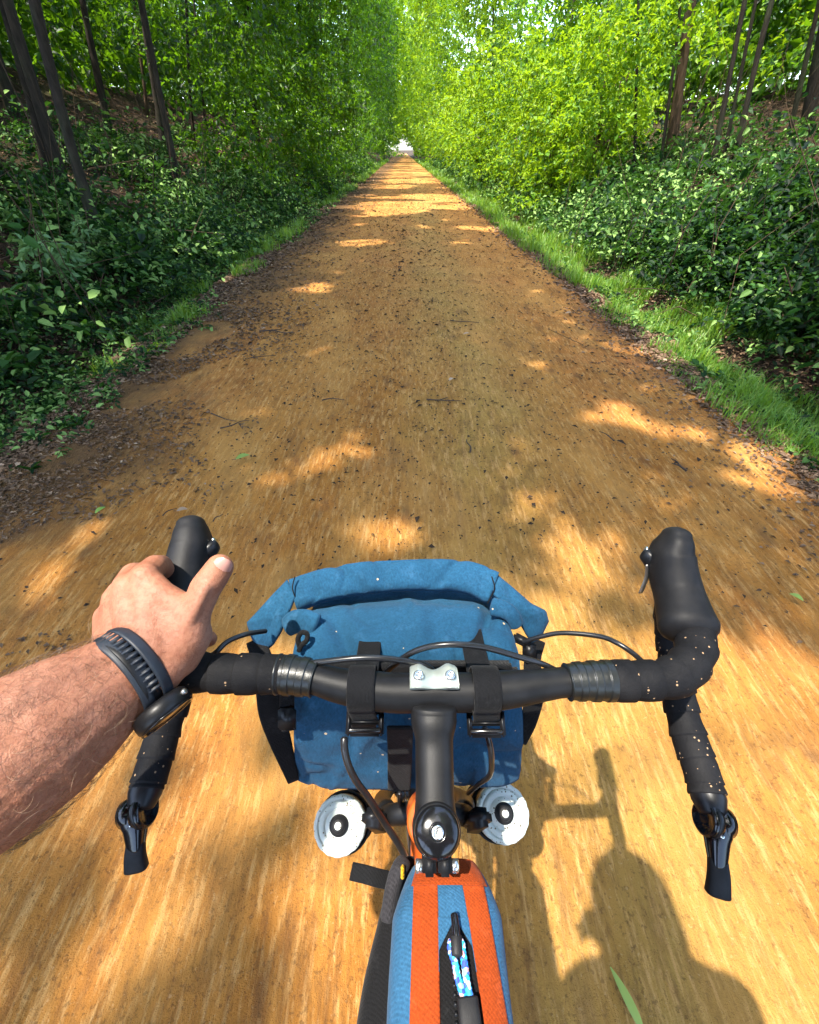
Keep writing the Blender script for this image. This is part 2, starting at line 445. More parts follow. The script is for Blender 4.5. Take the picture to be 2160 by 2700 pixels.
base = n.mix(n.ramp(n.noise(vs, 9, 4, 0.6), [(0.56, (0, 0, 0)), (0.74, (0.75,) * 3)]), base, (0.13, 0.060, 0.024))
base = n.mix(n.ramp(n.noise(vs, 2.2, 3, 0.6), [(0.50, (0, 0, 0)), (0.72, (0.6,) * 3)]), base, (0.56, 0.285, 0.075))
# dark humus where the verge creeps in on the left, thinner on the right
edge = n.math('ADD', warp, n.math('MULTIPLY', n.math('SUBTRACT', n.noise(v, 4.0, 4, 0.7), 0.5), 0.9))
base = n.mix(n.ramp(n.math('MULTIPLY', edge, -0.4), [(0.50, (0, 0, 0)), (0.80, (0.85,) * 3)]), base, (0.085, 0.050, 0.024))
base = n.mix(n.ramp(n.math('MULTIPLY', edge, 0.4), [(0.72, (0, 0, 0)), (0.92, (0.7,) * 3)]), base, (0.20, 0.085, 0.034))
n.col(base); n.set(rough=0.92, spec=0.15)
n.bump(n.math('ADD', n.math('MULTIPLY', mid, 2.0), n.math('ADD', fine, n.math('MULTIPLY', grit, 0.5))), 0.8, 0.02)
MAT['trail'] = n.m
n = N('forest_floor'); v = n.coord()
f = n.noise(v, 9, 6, 0.7); g = n.noise(v, 60, 5, 0.75)
base = n.ramp(f, [(0.3, (0.022, 0.013, 0.008)), (0.55, (0.065, 0.038, 0.020)), (0.75, (0.13, 0.080, 0.045))])
base = n.mix(n.ramp(g, [(0.45, (0, 0, 0)), (0.65, (0.8,) * 3)]), base, (0.020, 0.013, 0.008))
base = n.mix(n.ramp(n.noise(v, 0.5, 3), [(0.52, (0, 0, 0)), (0.7, (0.55,) * 3)]), base, (0.05, 0.075, 0.02))
n.col(base); n.set(rough=0.95, spec=0.15)
n.bump(n.math('ADD', f, g), 0.9, 0.05); MAT['floor'] = n.m

# ================================================================== terrain
YAW = -0.0135                      # the trail heads a touch to the left of the camera axis
def xc(y): return YAW * np.asarray(y, float)
def ground(x, y):
    """height of the land; x is relative to the trail's centre line"""
    x = np.asarray(x, float); y = np.asarray(y, float)
    a = np.abs(x)
    left = x < 0
    s0 = np.where(left, 3.15, 3.45)
    slope = np.where(left, 0.60, 0.52)
    top = np.where(left, 5.2, 4.4)
    t = np.maximum(a - s0, 0)
    bank = top * (1 - np.exp(-slope * t / top))
    ditch = -0.14 * np.exp(-((a - 2.85) / 0.28) ** 2)
    far = np.clip((y - 190) / 60, 0, 1)
    bank = bank * (1 - far)
    bump = (fbm(x, y, 0.35) - 0.5) * 0.5 * np.clip((a - 2.6) / 2, 0, 1) + (fbm(x, y, 2.2, 3) - 0.5) * 0.10 * np.clip((a - 2.2) / 0.6, 0, 1)
    return bank + ditch + bump * (1 - far) - 0.03
def hit(px, py, x_guess=None):
    """where the camera ray through a pixel meets the land"""
    r = ray(px, py)
    for t in np.geomspace(0.8, 160, 2600):
        p = CAM + r * float(t)
        if p.z < float(ground(p.x - float(xc(p.y)), p.y)): return p
    return CAM + r * 60

xs = np.r_[-600, -250, -120, -60, np.linspace(-34, -9, 26), np.linspace(-8.6, 8.6, 115), np.linspace(9, 34, 26), 60, 120, 250, 600]
ys = np.r_[-600, -200, -80, np.linspace(-40, -5, 18), np.linspace(-4.6, 14, 125), np.geomspace(14.3, 260, 110), 400, 800, 1500, 2500]
X, Y = np.meshgrid(xs, ys)
Zg = ground(X, Y)
V = np.stack([X + xc(np.clip(Y, -40, 260)), Y, Zg], -1).reshape(-1, 3)
nx, ny = len(xs), len(ys)
F = [(j * nx + i, j * nx + i + 1, (j + 1) * nx + i + 1, (j + 1) * nx + i) for j in range(ny - 1) for i in range(nx - 1)]
tag(obj('ground', (V, F), MAT['floor']), kind='structure')

ts = np.linspace(-1, 1, 61)
ty = np.r_[np.linspace(-25, -3, 24), np.linspace(-2.8, 9, 140), np.geomspace(9.1, 320, 120)]
V, F = [], []
for y in ty:
    wl = 2.22 + 0.16 * (float(fbm(1.3, y, 0.6)) - 0.5) * 2 + 0.06 * math.sin(y * 2.3)
    wr = 2.20 + 0.14 * (float(fbm(7.7, y, 0.7)) - 0.5) * 2 + 0.05 * math.sin(y * 3.1 + 1)
    for t in ts:
        x = t * (wl if t < 0 else wr)
        crown = 0.035 * (1 - t * t)
        rut = -0.012 * math.exp(-((abs(x) - 0.85) / 0.22) ** 2)
        z = 0.012 + crown + rut + (float(vnoise(x, y, 3.0)) - 0.5) * 0.014 - (0.05 if abs(t) > 0.985 else 0)
        V.append((x + float(xc(y)), y, z))
m = len(ts)
F = [(j * m + i, j * m + i + 1, (j + 1) * m + i + 1, (j + 1) * m + i) for j in range(len(ty) - 1) for i in range(m - 1)]
tag(obj('trail', (V, F), MAT['trail']), kind='structure')

# ================================================================== leaves
def unit(a): return a / (np.linalg.norm(a, axis=-1, keepdims=True) + 1e-9)
def leaf_geo(base, d, nrm, L, Wd, oval=False, fold=0.25, curl=0.12):
    """arrays of leaves -> verts, faces (as index array), per-vertex leaf index"""
    n = len(base)
    d = unit(d); s = unit(np.cross(d, nrm)); u = np.cross(s, d)
    L = L[:, None]; W = Wd[:, None]
    if not oval:
        v = np.stack([base, base + d * L * 0.48 + s * W * 0.5 + u * W * fold, base + d * L - u * L * curl, base + d * L * 0.48 - s * W * 0.5 + u * W * fold], 1)
        idx = np.arange(n)[:, None] * 4
        f = np.concatenate([idx + [0, 1, 2], idx + [0, 2, 3]], 1).reshape(-1, 3)
        return v.reshape(-1, 3), f, np.repeat(np.arange(n), 4)
    v = np.stack([base,
                  base + d * L * 0.28 + s * W * 0.42 + u * W * fold, base + d * L * 0.66 + s * W * 0.40 + u * (W * fold - L * curl * 0.4),
                  base + d * L - u * L * curl,
                  base + d * L * 0.66 - s * W * 0.40 + u * (W * fold - L * curl * 0.4), base + d * L * 0.28 - s * W * 0.42 + u * W * fold], 1)
    idx = np.arange(n)[:, None] * 6
    f = np.concatenate([idx + [0, 1, 2], idx + [0, 2, 3], idx + [0, 3, 4], idx + [0, 4, 5]], 1).reshape(-1, 3)
    return v.reshape(-1, 3), f, np.repeat(np.arange(n), 6)
def tri_mesh(name, v, f, var=None):
    me = bpy.data.meshes.new(name)
    me.vertices.add(len(v)); me.vertices.foreach_set('co', np.ascontiguousarray(v, np.float32).ravel())
    k = len(f)
    me.loops.add(k * 3); me.loops.foreach_set('vertex_index', np.ascontiguousarray(f, np.int32).ravel())
    me.polygons.add(k)
    me.polygons.foreach_set('loop_start', np.arange(0, k * 3, 3, dtype=np.int32))
    if var is not None:
        at = me.attributes.new('leafvar', 'FLOAT', 'POINT'); at.data.foreach_set('value', np.ascontiguousarray(var, np.float32))
    me.update(calc_edges=True)
    return me
def leaf_mesh(name, base, d, nrm, L, W, var, **kw):
    v, f, ix = leaf_geo(base, d, nrm, L, W, **kw)
    return tri_mesh(name, v, f, var[ix])

def twigs(org, tdir, tlen, k, lsize, var, aspect=0.5, droop=0.25, tilt=0.45):
    """k leaves on each twig, in two ranks; returns leaf arrays"""
    n = len(org)
    t = (np.arange(k) + 0.5) / k
    pos = org[:, None, :] + tdir[:, None, :] * (tlen[:, None] * t)[:, :, None]
    pos[:, :, 2] -= (tlen[:, None] * t ** 2) * droop
    up = np.zeros_like(pos); up[..., 2] = 1
    up = unit(up + rng.normal(0, tilt, pos.shape))
    side = unit(np.cross(np.broadcast_to(tdir[:, None, :], pos.shape), up))
    sg = np.where(np.arange(k) % 2 == 0, 1.0, -1.0)[None, :, None]
    d = unit(np.broadcast_to(tdir[:, None, :], pos.shape) * 0.55 + side * sg + rng.normal(0, 0.3, pos.shape) - np.array([0, 0, 0.25]))
    L = (lsize[:, None] * rng.uniform(0.65, 1.25, (n, k)))
    vv = np.clip(var[:, None] + rng.normal(0, 0.24, (n, k)), 0, 1)
    W = L * aspect * rng.uniform(0.85, 1.15, (n, k))
    return pos.reshape(-1, 3), d.reshape(-1, 3), up.reshape(-1, 3), L.ravel(), W.ravel(), vv.ravel()
def cat(*sets): return tuple(np.concatenate(z) for z in zip(*sets))

def clump_twigs(c, r, per, lsize, k, var, tl=0.5, flat=0.8, aspect=0.5, low=-0.4, tilt=0.45):
    """twigs on the outer shells of clumps (arrays c, r)"""
    n = len(c)
    dirs = unit(rng.normal(0, 1, (n, per, 3)) + np.array([0, 0, 0.25]))
    dirs[..., 2] = np.maximum(dirs[..., 2], low)
    rad = r[:, None] * rng.uniform(0.55, 1.0, (n, per)) ** 0.7
    off = dirs * rad[..., None]; off[..., 2] *= flat
    org = c[:, None, :] + off
    td = unit(dirs * np.array([1, 1, 0.35]) + rng.normal(0, 0.35, dirs.shape))
    ln = np.broadcast_to((r * tl)[:, None], (n, per)) * rng.uniform(0.6, 1.3, (n, per))
    ls = np.broadcast_to(lsize[:, None], (n, per))
    vv = np.broadcast_to(var[:, None], (n, per)) + rng.normal(0, 0.08, (n, per))
    return twigs(org.reshape(-1, 3), td.reshape(-1, 3), ln.reshape(-1), k, ls.reshape(-1), vv.reshape(-1), aspect, tilt=tilt)

# ---- where the sun comes down through the leaf roof (ground coordinates)
FLECKS = [(905, 1185, .16), (860, 1240, .10), (1060, 1380, .14), (1000, 1400, .12), (1350, 1292, .08), (1500, 1440, .12), (1480, 1390, .06),
          (1600, 1405, .10), (1660, 1105, .12), (1825, 1140, .13), (680, 1260, .09), (850, 757, .22), (800, 765, .16), (862, 815, .10),
          (845, 915, .12), (275, 950, .16), (180, 1420, .10), (930, 640, .25), (1000, 640, .22), (1210, 640, .18), (1120, 600, .2), (900, 720, .14),
          (1990, 1250, .10), (2060, 1290, .12), (1560, 1100, .08), (1300, 1180, .06), (560, 1380, .06), (1700, 1290, .05), (120, 1560, .08),
          (700, 1100, .06), (1180, 900, .06), (1440, 960, .06), (780, 960, .05), (1050, 700, .1), (960, 690, .08), (1150, 750, .07), (1010, 560, .2), (1090, 545, .25), (950, 590, .15), (1180, 580, .12), (1320, 1010, .05), (1130, 1120, .05), (640, 1010, .05)]
FL = np.array([[*(at_h(a, b, 0.03).xy), r] for a, b, r in FLECKS])
def sunny(gx, gy):
    """1 where the canopy is open"""
    g = np.zeros(np.shape(gx), bool)
    wob = (vnoise(gx, gy, 5.0) - 0.5) * 0.6 + 1
    for fx, fy, r in FL:
        st = 1.0 + 0.06 * fy
        r = r * 1.0 + 0.055
        g |= ((gx - fx) / (r * 1.25 * wob)) ** 2 + ((gy - fy) / (r * wob * st)) ** 2 < 1
    # open patch over the rider, ragged, widest on the right
    e = ((gx - 0.72) / 1.25) ** 2 + ((gy - 0.30) / 0.95) ** 2
    g |= (e + (fbm(gx, gy, 1.6, 3) - 0.5) * 1.3) < 0.86
    e2 = ((gx + 0.75) / 1.1) ** 2 + ((gy - 0.10) / 0.85) ** 2
    g |= ((e2 + (fbm(gx + 5, gy, 2.1, 3) - 0.5) * 0.9) < 1.15) & (vnoise(gx, gy, 6.5) > 0.22)
    far = np.clip((gy - 9) / 8, 0, 1)
    g |= (far > 0) & (fbm(gx * 0.6, gy, 0.9, 3) > 0.66 - 0.17 * far)
    # the right-hand verge and bank stand in the sun from a few metres on
    rb = (gx > 2.4) & (gy > 5.2)
    g |= rb & (fbm(gx, gy, 0.55, 3) > 0.47)
    g |= (gx > 2.15) & (gx < 3.8) & (gy > 3.4) & (gy < 30) & (fbm(gx, gy, 1.2, 3) > 0.36 + 0.08 * (gy < 5))
    g |= (gx > 5.5) & (gy > 7) & (fbm(gx + 77, gy, 0.6, 3) > 0.42)
    lb = (gx < -4.5) & (gy > 8)
    g |= lb & (fbm(gx + 31, gy, 0.5, 3) > 0.60)
    lf = (gx < -2.4) & (gx > -4.6) & (gy > 2.5)
    g |= lf & (fbm(gx + 13, gy, 1.6, 2) > 0.64)
    return g
def open_roof(S, zmin=3.6):  # drops high leaves so the sun lands on the chosen ground patches
    base = S[0]
    z = base[:, 2]
    gx = base[:, 0] + 0.2775 * z; gy = base[:, 1] + 0.1665 * z
    keep = ~((z > zmin) & sunny(gx, gy))
    return tuple(a[keep] for a in S)
def in_front(S, lim):
    """drops leaves that would hang into the open space over the trail"""
    b = S[0]
    x = np.abs(b[:, 0] - xc(b[:, 1]))
    keep = x > lim(b[:, 1], b[:, 2], b[:, 0])
    return tuple(a[keep] for a in S)

# ================================================================== trees
def tree(base, height, r, lean, label, crown_r=3.0, crown_h=None, leaves=2600, bark='bark', bow=0.25, group=None, name='tree', leafmat='leaf', lsize=0.24):
    b = Vector(base)
    root = empty(name, b, label, 'tree', group)
    pts = []
    ang = random.uniform(0, 6.28)
    for i in range(7):
        t = i / 6
        pts.append((b.x + lean[0] * height * t + (bow + (0.3 if r < 0.07 else 0.12)) * math.sin(t * random.uniform(2.5, 4.5) + ang) * t * (1 - t * 0.3) + random.uniform(-1, 1) * 0.07 * t, b.y + lean[1] * height * t + bow * 0.6 * math.cos(t * 2.6 + ang) * t,
                    b.z - 0.25 + (height + 0.25) * t))
    path = spline(pts, 26)
    tt = np.linspace(0, 1, 26)
    rad = r * (1 - 0.75 * tt) * (1 + 0.45 * np.exp(-tt * 26)) * (1 + 0.07 * np.sin(tt * 40 + ang) + 0.05 * np.sin(tt * 93 + ang * 2))
    obj('trunk', sweep(path, rad, seg=10), MAT[bark], root)
    nl = 5 if r > 0.06 else 3
    top = Vector(path[-1])
    for k in range(nl):
        t = random.uniform(0.45, 0.92); i = int(t * 25)
        p = Vector(path[i]); a = random.uniform(0, 6.28); ln = crown_r * random.uniform(0.5, 0.9)
        q = p + Vector((math.cos(a) * ln, math.sin(a) * ln, ln * random.uniform(0.5, 0.9)))
        mid = (p + q) / 2 + Vector((0, 0, -0.12 * ln))
        obj('limb', sweep(spline([p, mid, q], 8), np.linspace(rad[i] * 0.5, 0.012, 8), seg=6), MAT[bark], root)
    # crown: clumps round the upper trunk
    m = max(10, int(leaves / 190))
    ch = crown_h or crown_r * 0.8
    c = unit(rng.normal(0, 1, (m, 3))) * (rng.uniform(0.15, 1, (m, 1)) ** 0.5) * np.array([crown_r, crown_r, ch]) * 0.8
    c = c + np.array(top) - np.array([0, 0, ch * 0.35])
    rr = rng.uniform(0.55, 1.0, m) * crown_r * 0.42
    S = clump_twigs(c, rr, 24, np.full(m, lsize), 8, rng.uniform(0.2, 0.8, m), 0.55)
    S = open_roof(S)
    b0 = S[0]; keep = b0[:, 2] > 3.4 + 0 * b0[:, 0]
    S = tuple(a[keep] for a in S)
    if len(S[0]) == 0: return root
    o = add_mesh('crown', leaf_mesh('crown', *S), MAT[leafmat], root, False)
    return root

def T(px, py): return hit(px, py)
L_ = 'trees on the left bank'; R_ = 'trees on the right bank'
tree(T(125, 470), 12, 0.06, (0.175, 0.01), 'left stem of the pair of dark trunks at the left edge', 3.2, group=L_)
tree(T(163, 492), 12.5, 0.068, (0.160, 0.0), 'thicker right stem of the pair of dark trunks at the left edge', 3.4, group=L_)
tree(T(285, 352), 12, 0.075, (0.200, 0.0), 'dark trunk leaning right beside the sunlit leaf litter on the left', 3.4, group=L_)
tree(T(432, 396), 12, 0.08, (0.160, 0.0), 'straight dark trunk right of the pale-lit slim stem on the left bank', 3.2, group=L_)
tree(T(384, 300), 11, 0.05, (0.190, 0.0), 'slim pale-lit stem standing close behind a darker trunk', 2.4, bark='bark2', group=L_)  # lighter bark carries the light that falls on this stem
tree(T(507, 384), 10, 0.042, (0.200, 0.0), 'thin dark sapling trunk bowing on the left bank', 2.2, bow=0.45, group=L_)
tree(T(540, 330), 11, 0.04, (0.160, 0.0), 'very thin upright stem in the middle of the left wood', 2.2, group=L_)
tree(T(484, 240), 13, 0.085, (0.150, 0.0), 'distant straight trunk high on the left bank', 3.0, group=L_)
tree(T(745, 415), 10, 0.04, (0.450, 0.02), 'slim dark stem leaning far right over the left verge', 2.2, bow=0.2, group=L_)
tree(T(626, 415), 10, 0.04, (0.190, 0.0), 'thin stem left of the dark forked sapling on left bank', 2.2, group=L_)
tree(T(680, 436), 10, 0.05, (0.140, 0.0), 'dark sapling standing just left of the leaning stem', 2.4, group=L_)
tree(T(590, 300), 12, 0.06, (0.160, 0.0), 'dark stem far back in the left wood between thinner ones', 2.6, group=L_)
tree(T(262, 110), 13, 0.10, (0.170, 0.0), 'far dark trunk at the top left, high on the bank', 3.0, group=L_)
tree(T(30, 300), 13, 0.085, (0.160, 0.0), 'blurred dark trunk cut by the left picture edge', 3.2, group=L_)
tree(T(330, 190), 13, 0.07, (0.160, 0.0), 'slender far trunk between two thicker ones, upper left', 2.6, group=L_)
tree(T(1772, 430), 12, 0.105, (-0.210, 0.0), 'thickest brown trunk on the right bank, leaning to the right', 3.0, bark='bark2', group=R_)
tree(T(1681, 478), 8, 0.032, (-0.240, 0.0), 'thin crooked stem in the sunlit bush on the right', 1.6, leaves=700, bow=0.4, group=R_)
tree(T(1743, 465), 8, 0.032, (-0.270, 0.0), 'thin stem close left of the thickest right trunk', 1.6, leaves=700, bow=0.3, group=R_)
tree(T(1884, 455), 10, 0.04, (-0.190, 0.0), 'slim dark stem right of the thickest right trunk', 2.0, leaves=1200, bow=0.35, group=R_)
tree(T(1944, 436), 10, 0.045, (-0.200, 0.0), 'wavy dark stem in front of the sunlit slope on the right', 2.0, leaves=1200, bow=0.5, group=R_)
tree(T(2136, 352), 12, 0.10, (-0.330, 0.0), 'dark trunk leaning inwards at the right edge', 3.0, bow=0.5, group=R_)
tree(T(1912, 436), 9, 0.03, (-0.250, 0.0), 'thinnest stem between two slim ones on the right bank', 1.6, leaves=700, group=R_)
tree(T(2092, 352), 10, 0.04, (-0.230, 0.0), 'slim stem beside the leaning trunk at the right edge', 2.0, leaves=1200, group=R_)
tree(T(1600, 380), 10, 0.045, (-0.220, 0.0), 'half hidden stem inside the yellow-green bush', 2.2, leaves=1200, group=R_)
# extra trees, many out of view, added so their crowns shade trail and banks
for i, (x, y, h, cr) in enumerate([(-4.6, 2.2, 10, 4.0), (-5.0, -1.6, 10.5, 4.2), (-4.4, -5.0, 10, 4.0), (4.8, 1.0, 10.5, 3.8), (5.2, -3.5, 10, 3.8),
                                   (6.8, 5.5, 11, 4.2), (-9, 5.5, 12, 4.4), (-9.5, 12, 12, 4.4), (-8.5, 0, 12, 4.4), (9.5, 4, 12, 4.4), (9.0, 11, 11, 3.8), (-6.5, 4.8, 11, 4.0), (-3.9, 6.4, 10, 3.6), (-4.4, 10.5, 10.5, 3.8), (-4.2, 16, 11, 4.2), (-4.6, 23, 12, 4.6), (5.6, 20, 11, 3.8), (5.0, 30, 12, 4.4), (-4.8, 33, 12, 4.8)]):
    side = 'left' if x < 0 else 'right'
    lab = ['tall tree arching over the trail beside the rider on the left', 'tall tree just behind the rider on the left', 'tall tree well behind the rider on the left',
           'tall tree beside the rider on the right', 'tall tree behind the rider on the right', 'leafy tree set back above the dark shrubs on the right', 'tall tree deep in the left wood behind the twin trunks', 'tall tree deep in the left wood beyond the sunlit litter', 'tall tree deep in the left wood beside the rider', 'tall tree deep in the right wood beside the dark shrubs', 'tall tree deep in the right wood beyond the brown trunk', 'leafy tree set back beside the dark twin trunks',
           'leafy tree at the near left verge arching over the trail', 'leafy left tree arching over the middle of the trail', 'leafy left tree past the leaning stem',
           'leafy left tree far along the trail', 'leafy right tree past the yellow-green bush', 'leafy right tree far along the trail', 'farthest arching tree on the left'][i]
    xx = x + float(xc(y))
    tree((xx, y, float(ground(x, y))), h, 0.11 if y < 3 else 0.06, (0.14 if x < 0 else -0.10, 0.0), lab, cr, leaves=8500 if y < 14 else 6000, lsize=0.27, group='trees added to shade the trail and banks')

# ================================================================== walls of foliage
def logy(n, a, b): return np.exp(rng.uniform(math.log(a), math.log(b), n))
def wall(side, n, y0, y1, edge, deep, zlo, zfun, per=22, k=9, fmat='leaf', name='woodland_foliage', label='', vbase=(0.2, 0.75), ymul=1.0, rmul=1.0, lmul=1.0):
    y = logy(n, y0, y1)
    x = edge(y) + rng.gamma(1.3, 1.0, n) * deep(y)
    zmax = zfun(y)
    g = ground(side * x, y)
    z = g + zlo + rng.random(n) ** 0.8 * np.maximum(zmax - g, 0.8)
    r = (0.30 + 0.021 * y) * rng.uniform(0.7, 1.35, n) * rmul
    c = np.stack([side * x + xc(y), y, z], 1)
    ls = (0.064 + 0.0040 * y) * rng.uniform(0.85, 1.2, n) * lmul
    S = clump_twigs(c, r, per, ls, k, rng.uniform(*vbase, n), 0.6, aspect=0.52, tilt=0.8)
    return S
clear = lambda y, z, x: np.where(z < 2.2, 2.45, np.where(z < 4.5, 2.0 - 0.012 * np.clip(y, 0, 80), 0.6))
hi = lambda y: 2.6 + 0.25 * y

# left: dense wall from about ten metres on
S = cat(wall(-1, 680, 12.5, 150, lambda y: 2.75 + 9.0 / (y + 1) + 0 * y, lambda y: 0.35 + 0.012 * y, 0.0, hi, 24, 9),
        wall(-1, 420, 18, 170, lambda y: 1.1 + 0 * y, lambda y: 0.5 + 0.01 * y, 2.4, lambda y: 3.5 + 0.26 * y, 22, 9),
        wall(-1, 460, 5, 60, lambda y: 5.5 + 0.10 * y, lambda y: 1.6 + 0.08 * y, 0.9, lambda y: 4.5 + 0.3 * y, 22, 9, vbase=(0.15, 0.6)))
S = open_roof(in_front(S, clear))
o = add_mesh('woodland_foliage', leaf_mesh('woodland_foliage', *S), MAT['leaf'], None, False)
tag(o, 'dense green leaves walling in the left side of the trail', 'foliage', kind='stuff')
# right: brighter wall, nearer the trail
S = cat(wall(1, 860, 11, 150, lambda y: 3.25 + 5.0 / (y + 1) - 0.004 * y, lambda y: 0.35 + 0.012 * y, 0.0, hi, 24, 9, vbase=(0.35, 0.9)),
        wall(1, 560, 15, 170, lambda y: 1.2 + 0 * y, lambda y: 0.6 + 0.012 * y, 2.6, lambda y: 3.5 + 0.28 * y, 22, 9, vbase=(0.4, 1.0)),
        wall(1, 210, 18, 85, lambda y: 4.6 + 0.02 * y, lambda y: 1.6 + 0.04 * y, 2.5, lambda y: 5.0 + 0.30 * y, 22, 9, vbase=(0.3, 1.0), rmul=1.45, lmul=1.3),
        wall(1, 400, 6, 60, lambda y: 6.0 + 0.10 * y, lambda y: 1.5 + 0.08 * y, 0.9, lambda y: 4.5 + 0.28 * y, 22, 9, vbase=(0.3, 0.8)))
S = open_roof(in_front(S, clear))
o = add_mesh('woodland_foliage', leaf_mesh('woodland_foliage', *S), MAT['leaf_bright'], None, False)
tag(o, 'bright yellow-green leaves walling in the right side of the trail', 'foliage', kind='stuff')
# the tunnel's far end
n = 240
y = rng.uniform(70, 175, n); x = rng.normal(2, 11, n); z = rng.uniform(3.5, 30, n)
ok = (np.abs(x) > 3.2) | (z > 5.5 + 0.02 * (y - 70))
y, x, z = y[ok], x[ok], z[ok]
y2 = rng.uniform(110, 185, 260); x2 = rng.normal(1.0, 6.0, 260); z2 = rng.uniform(1.0, 30, 260)
ok = (np.abs(x2) > 2.6) | (z2 > 3.9)
y, x, z = np.r_[y, y2[ok]], np.r_[x, x2[ok]], np.r_[z, z2[ok]]
S = clump_twigs(np.stack([x + xc(y), y, z], 1), rng.uniform(1.6, 3.2, len(y)), 18, np.full(len(y), 0.60), 9, rng.uniform(0.45, 1, len(y)), 0.5, tilt=1.2)
o = add_mesh('woodland_foliage', leaf_mesh('woodland_foliage', *S), MAT['leaf_bright'], None, False)
tag(o, 'pale sunlit leaves closing the far end of the trail', 'foliage', kind='stuff')

# the wood standing behind on both banks, closing off the sky
def backwood(side, n, vb):
    y = logy(n, 4, 90); x = 8.0 + rng.gamma(1.5, 6.0, n)
    g = ground(side * x, y)
    z = g + rng.random(n) ** 0.8 * np.minimum(3.5 + 0.2 * np.hypot(x, y), 12)
    z = np.maximum(z, g + 0.2)
    d = np.hypot(x, y)
    S = clump_twigs(np.stack([side * x + xc(y), y, z], 1), (0.75 + 0.036 * d) * rng.uniform(0.7, 1.3, n), 16, 0.13 + 0.0062 * d, 9, rng.uniform(*vb, n), 0.6, tilt=1.0)
    m = 230
    y = rng.uniform(7, 34, m); x = rng.uniform(8.5, 17, m); z = ground(side * x, y) + rng.random(m) * 5.0
    S2 = clump_twigs(np.stack([side * x + xc(y), y, z], 1), rng.uniform(0.8, 1.5, m), 16, np.full(m, 0.27), 9, rng.uniform(*vb, m), 0.6, tilt=1.0)
    return open_roof(cat(S, S2), 8.0)
o = add_mesh('woodland_foliage', leaf_mesh('woodland_foliage', *backwood(-1, 1020, (0.0, 0.6))), MAT['leaf'], None, False)
tag(o, 'dim green leaves deep in the wood on the left bank', 'foliage', kind='stuff')
o = add_mesh('woodland_foliage', leaf_mesh('woodland_foliage', *backwood(1, 1080, (0.1, 0.8))), MAT['leaf'], None, False)
tag(o, 'green leaves deep in the wood on the right bank', 'foliage', kind='stuff')

# ================================================================== undergrowth
def plants(n, xlo, xhi, y0, y1, side, hgt=(0.12, 0.5), ls=(0.045, 0.085), k=6, st=3, var=(0.1, 0.8), patch=0.45):
    y = logy(n * 2, y0, y1); x = rng.uniform(xlo, xhi, n * 2)
    ok = fbm(x, y, 0.8, 3) > patch
    x, y = x[ok][:n], y[ok][:n]
    n = len(x)
    g = ground(side * x, y)
    h = rng.uniform(*hgt, n)
    base = np.stack([side * x + xc(y), y, g], 1)
    sets = []
    for s in range(st):
        d = unit(np.stack([rng.normal(0, 0.6, n), rng.normal(0, 0.6, n), np.full(n, 0.9)], 1))
        org = base + d * (h * rng.uniform(0.25, 0.7, n))[:, None]
        td = unit(d * np.array([1.6, 1.6, 0.5]))
        sz = rng.uniform(*ls, n) * (1 + 0.03 * y)
        sets.append(twigs(org, td, h * 0.8, k, sz, rng.uniform(*var, n), 0.55))
    return cat(*sets)
S = cat(plants(850, 3.0, 7.0, 2.2, 26, -1, patch=0.55), plants(900, 2.0, 3.2, 1.9, 30, -1, (0.04, 0.2), (0.02, 0.06), 5, 2, (0.2, 1.0), 0.52), plants(260, 3.0, 6.0, 2.5, 14, -1, (0.3, 0.9), (0.08, 0.12), 5, 3, (0.3, 1.0), 0.5), plants(420, 2.9, 6.5, 2.4, 16, -1, (0.25, 0.7), (0.03, 0.05), 11, 3, (0.2, 0.9), 0.52))
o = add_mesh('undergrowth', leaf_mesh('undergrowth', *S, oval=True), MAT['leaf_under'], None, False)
tag(o, 'low dark green plants covering the left bank under the trees', 'undergrowth', kind='stuff')
S = plants(1300, 3.0, 4.6, 6, 60, -1, (0.2, 0.75), (0.055, 0.085), 7, 3, (0.2, 1.0), 0.42)
o = add_mesh('undergrowth', leaf_mesh('undergrowth', *S), MAT['leaf_under'], None, False)
tag(o, 'lit low plants along the far left edge of the trail', 'undergrowth', kind='stuff')
S = cat(plants(750, 3.5, 6.2, 2.4, 26, 1, (0.1, 0.45), patch=0.53, var=(0.0, 0.9)), plants(520, 3.3, 5.2, 2.6, 9, 1, (0.2, 0.75), (0.05, 0.09), 7, 4, (0.0, 0.7), 0.42),
        plants(900, 2.2, 3.5, 1.8, 24, 1, (0.04, 0.16), (0.02, 0.06), 5, 2, (0.3, 1.0), 0.42), plants(240, 3.5, 7.0, 3.0, 14, 1, (0.3, 0.9), (0.08, 0.12), 5, 3, (0.0, 0.8), 0.5), plants(420, 3.3, 7.0, 2.8, 16, 1, (0.25, 0.8), (0.03, 0.05), 11, 3, (0.1, 0.9), 0.50))
o = add_mesh('undergrowth', leaf_mesh('undergrowth', *S, oval=True), MAT['leaf_under'], None, False)
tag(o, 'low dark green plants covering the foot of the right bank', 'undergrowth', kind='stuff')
S = plants(1200, 3.3, 4.8, 7, 60, 1, (0.25, 0.8), (0.06, 0.09), 7, 3, (0.5, 1.0), 0.36)
o = add_mesh('undergrowth', leaf_mesh('undergrowth', *S), MAT['leaf_under'], None, False)
tag(o, 'lit low plants behind the far right grass verge', 'undergrowth', kind='stuff')

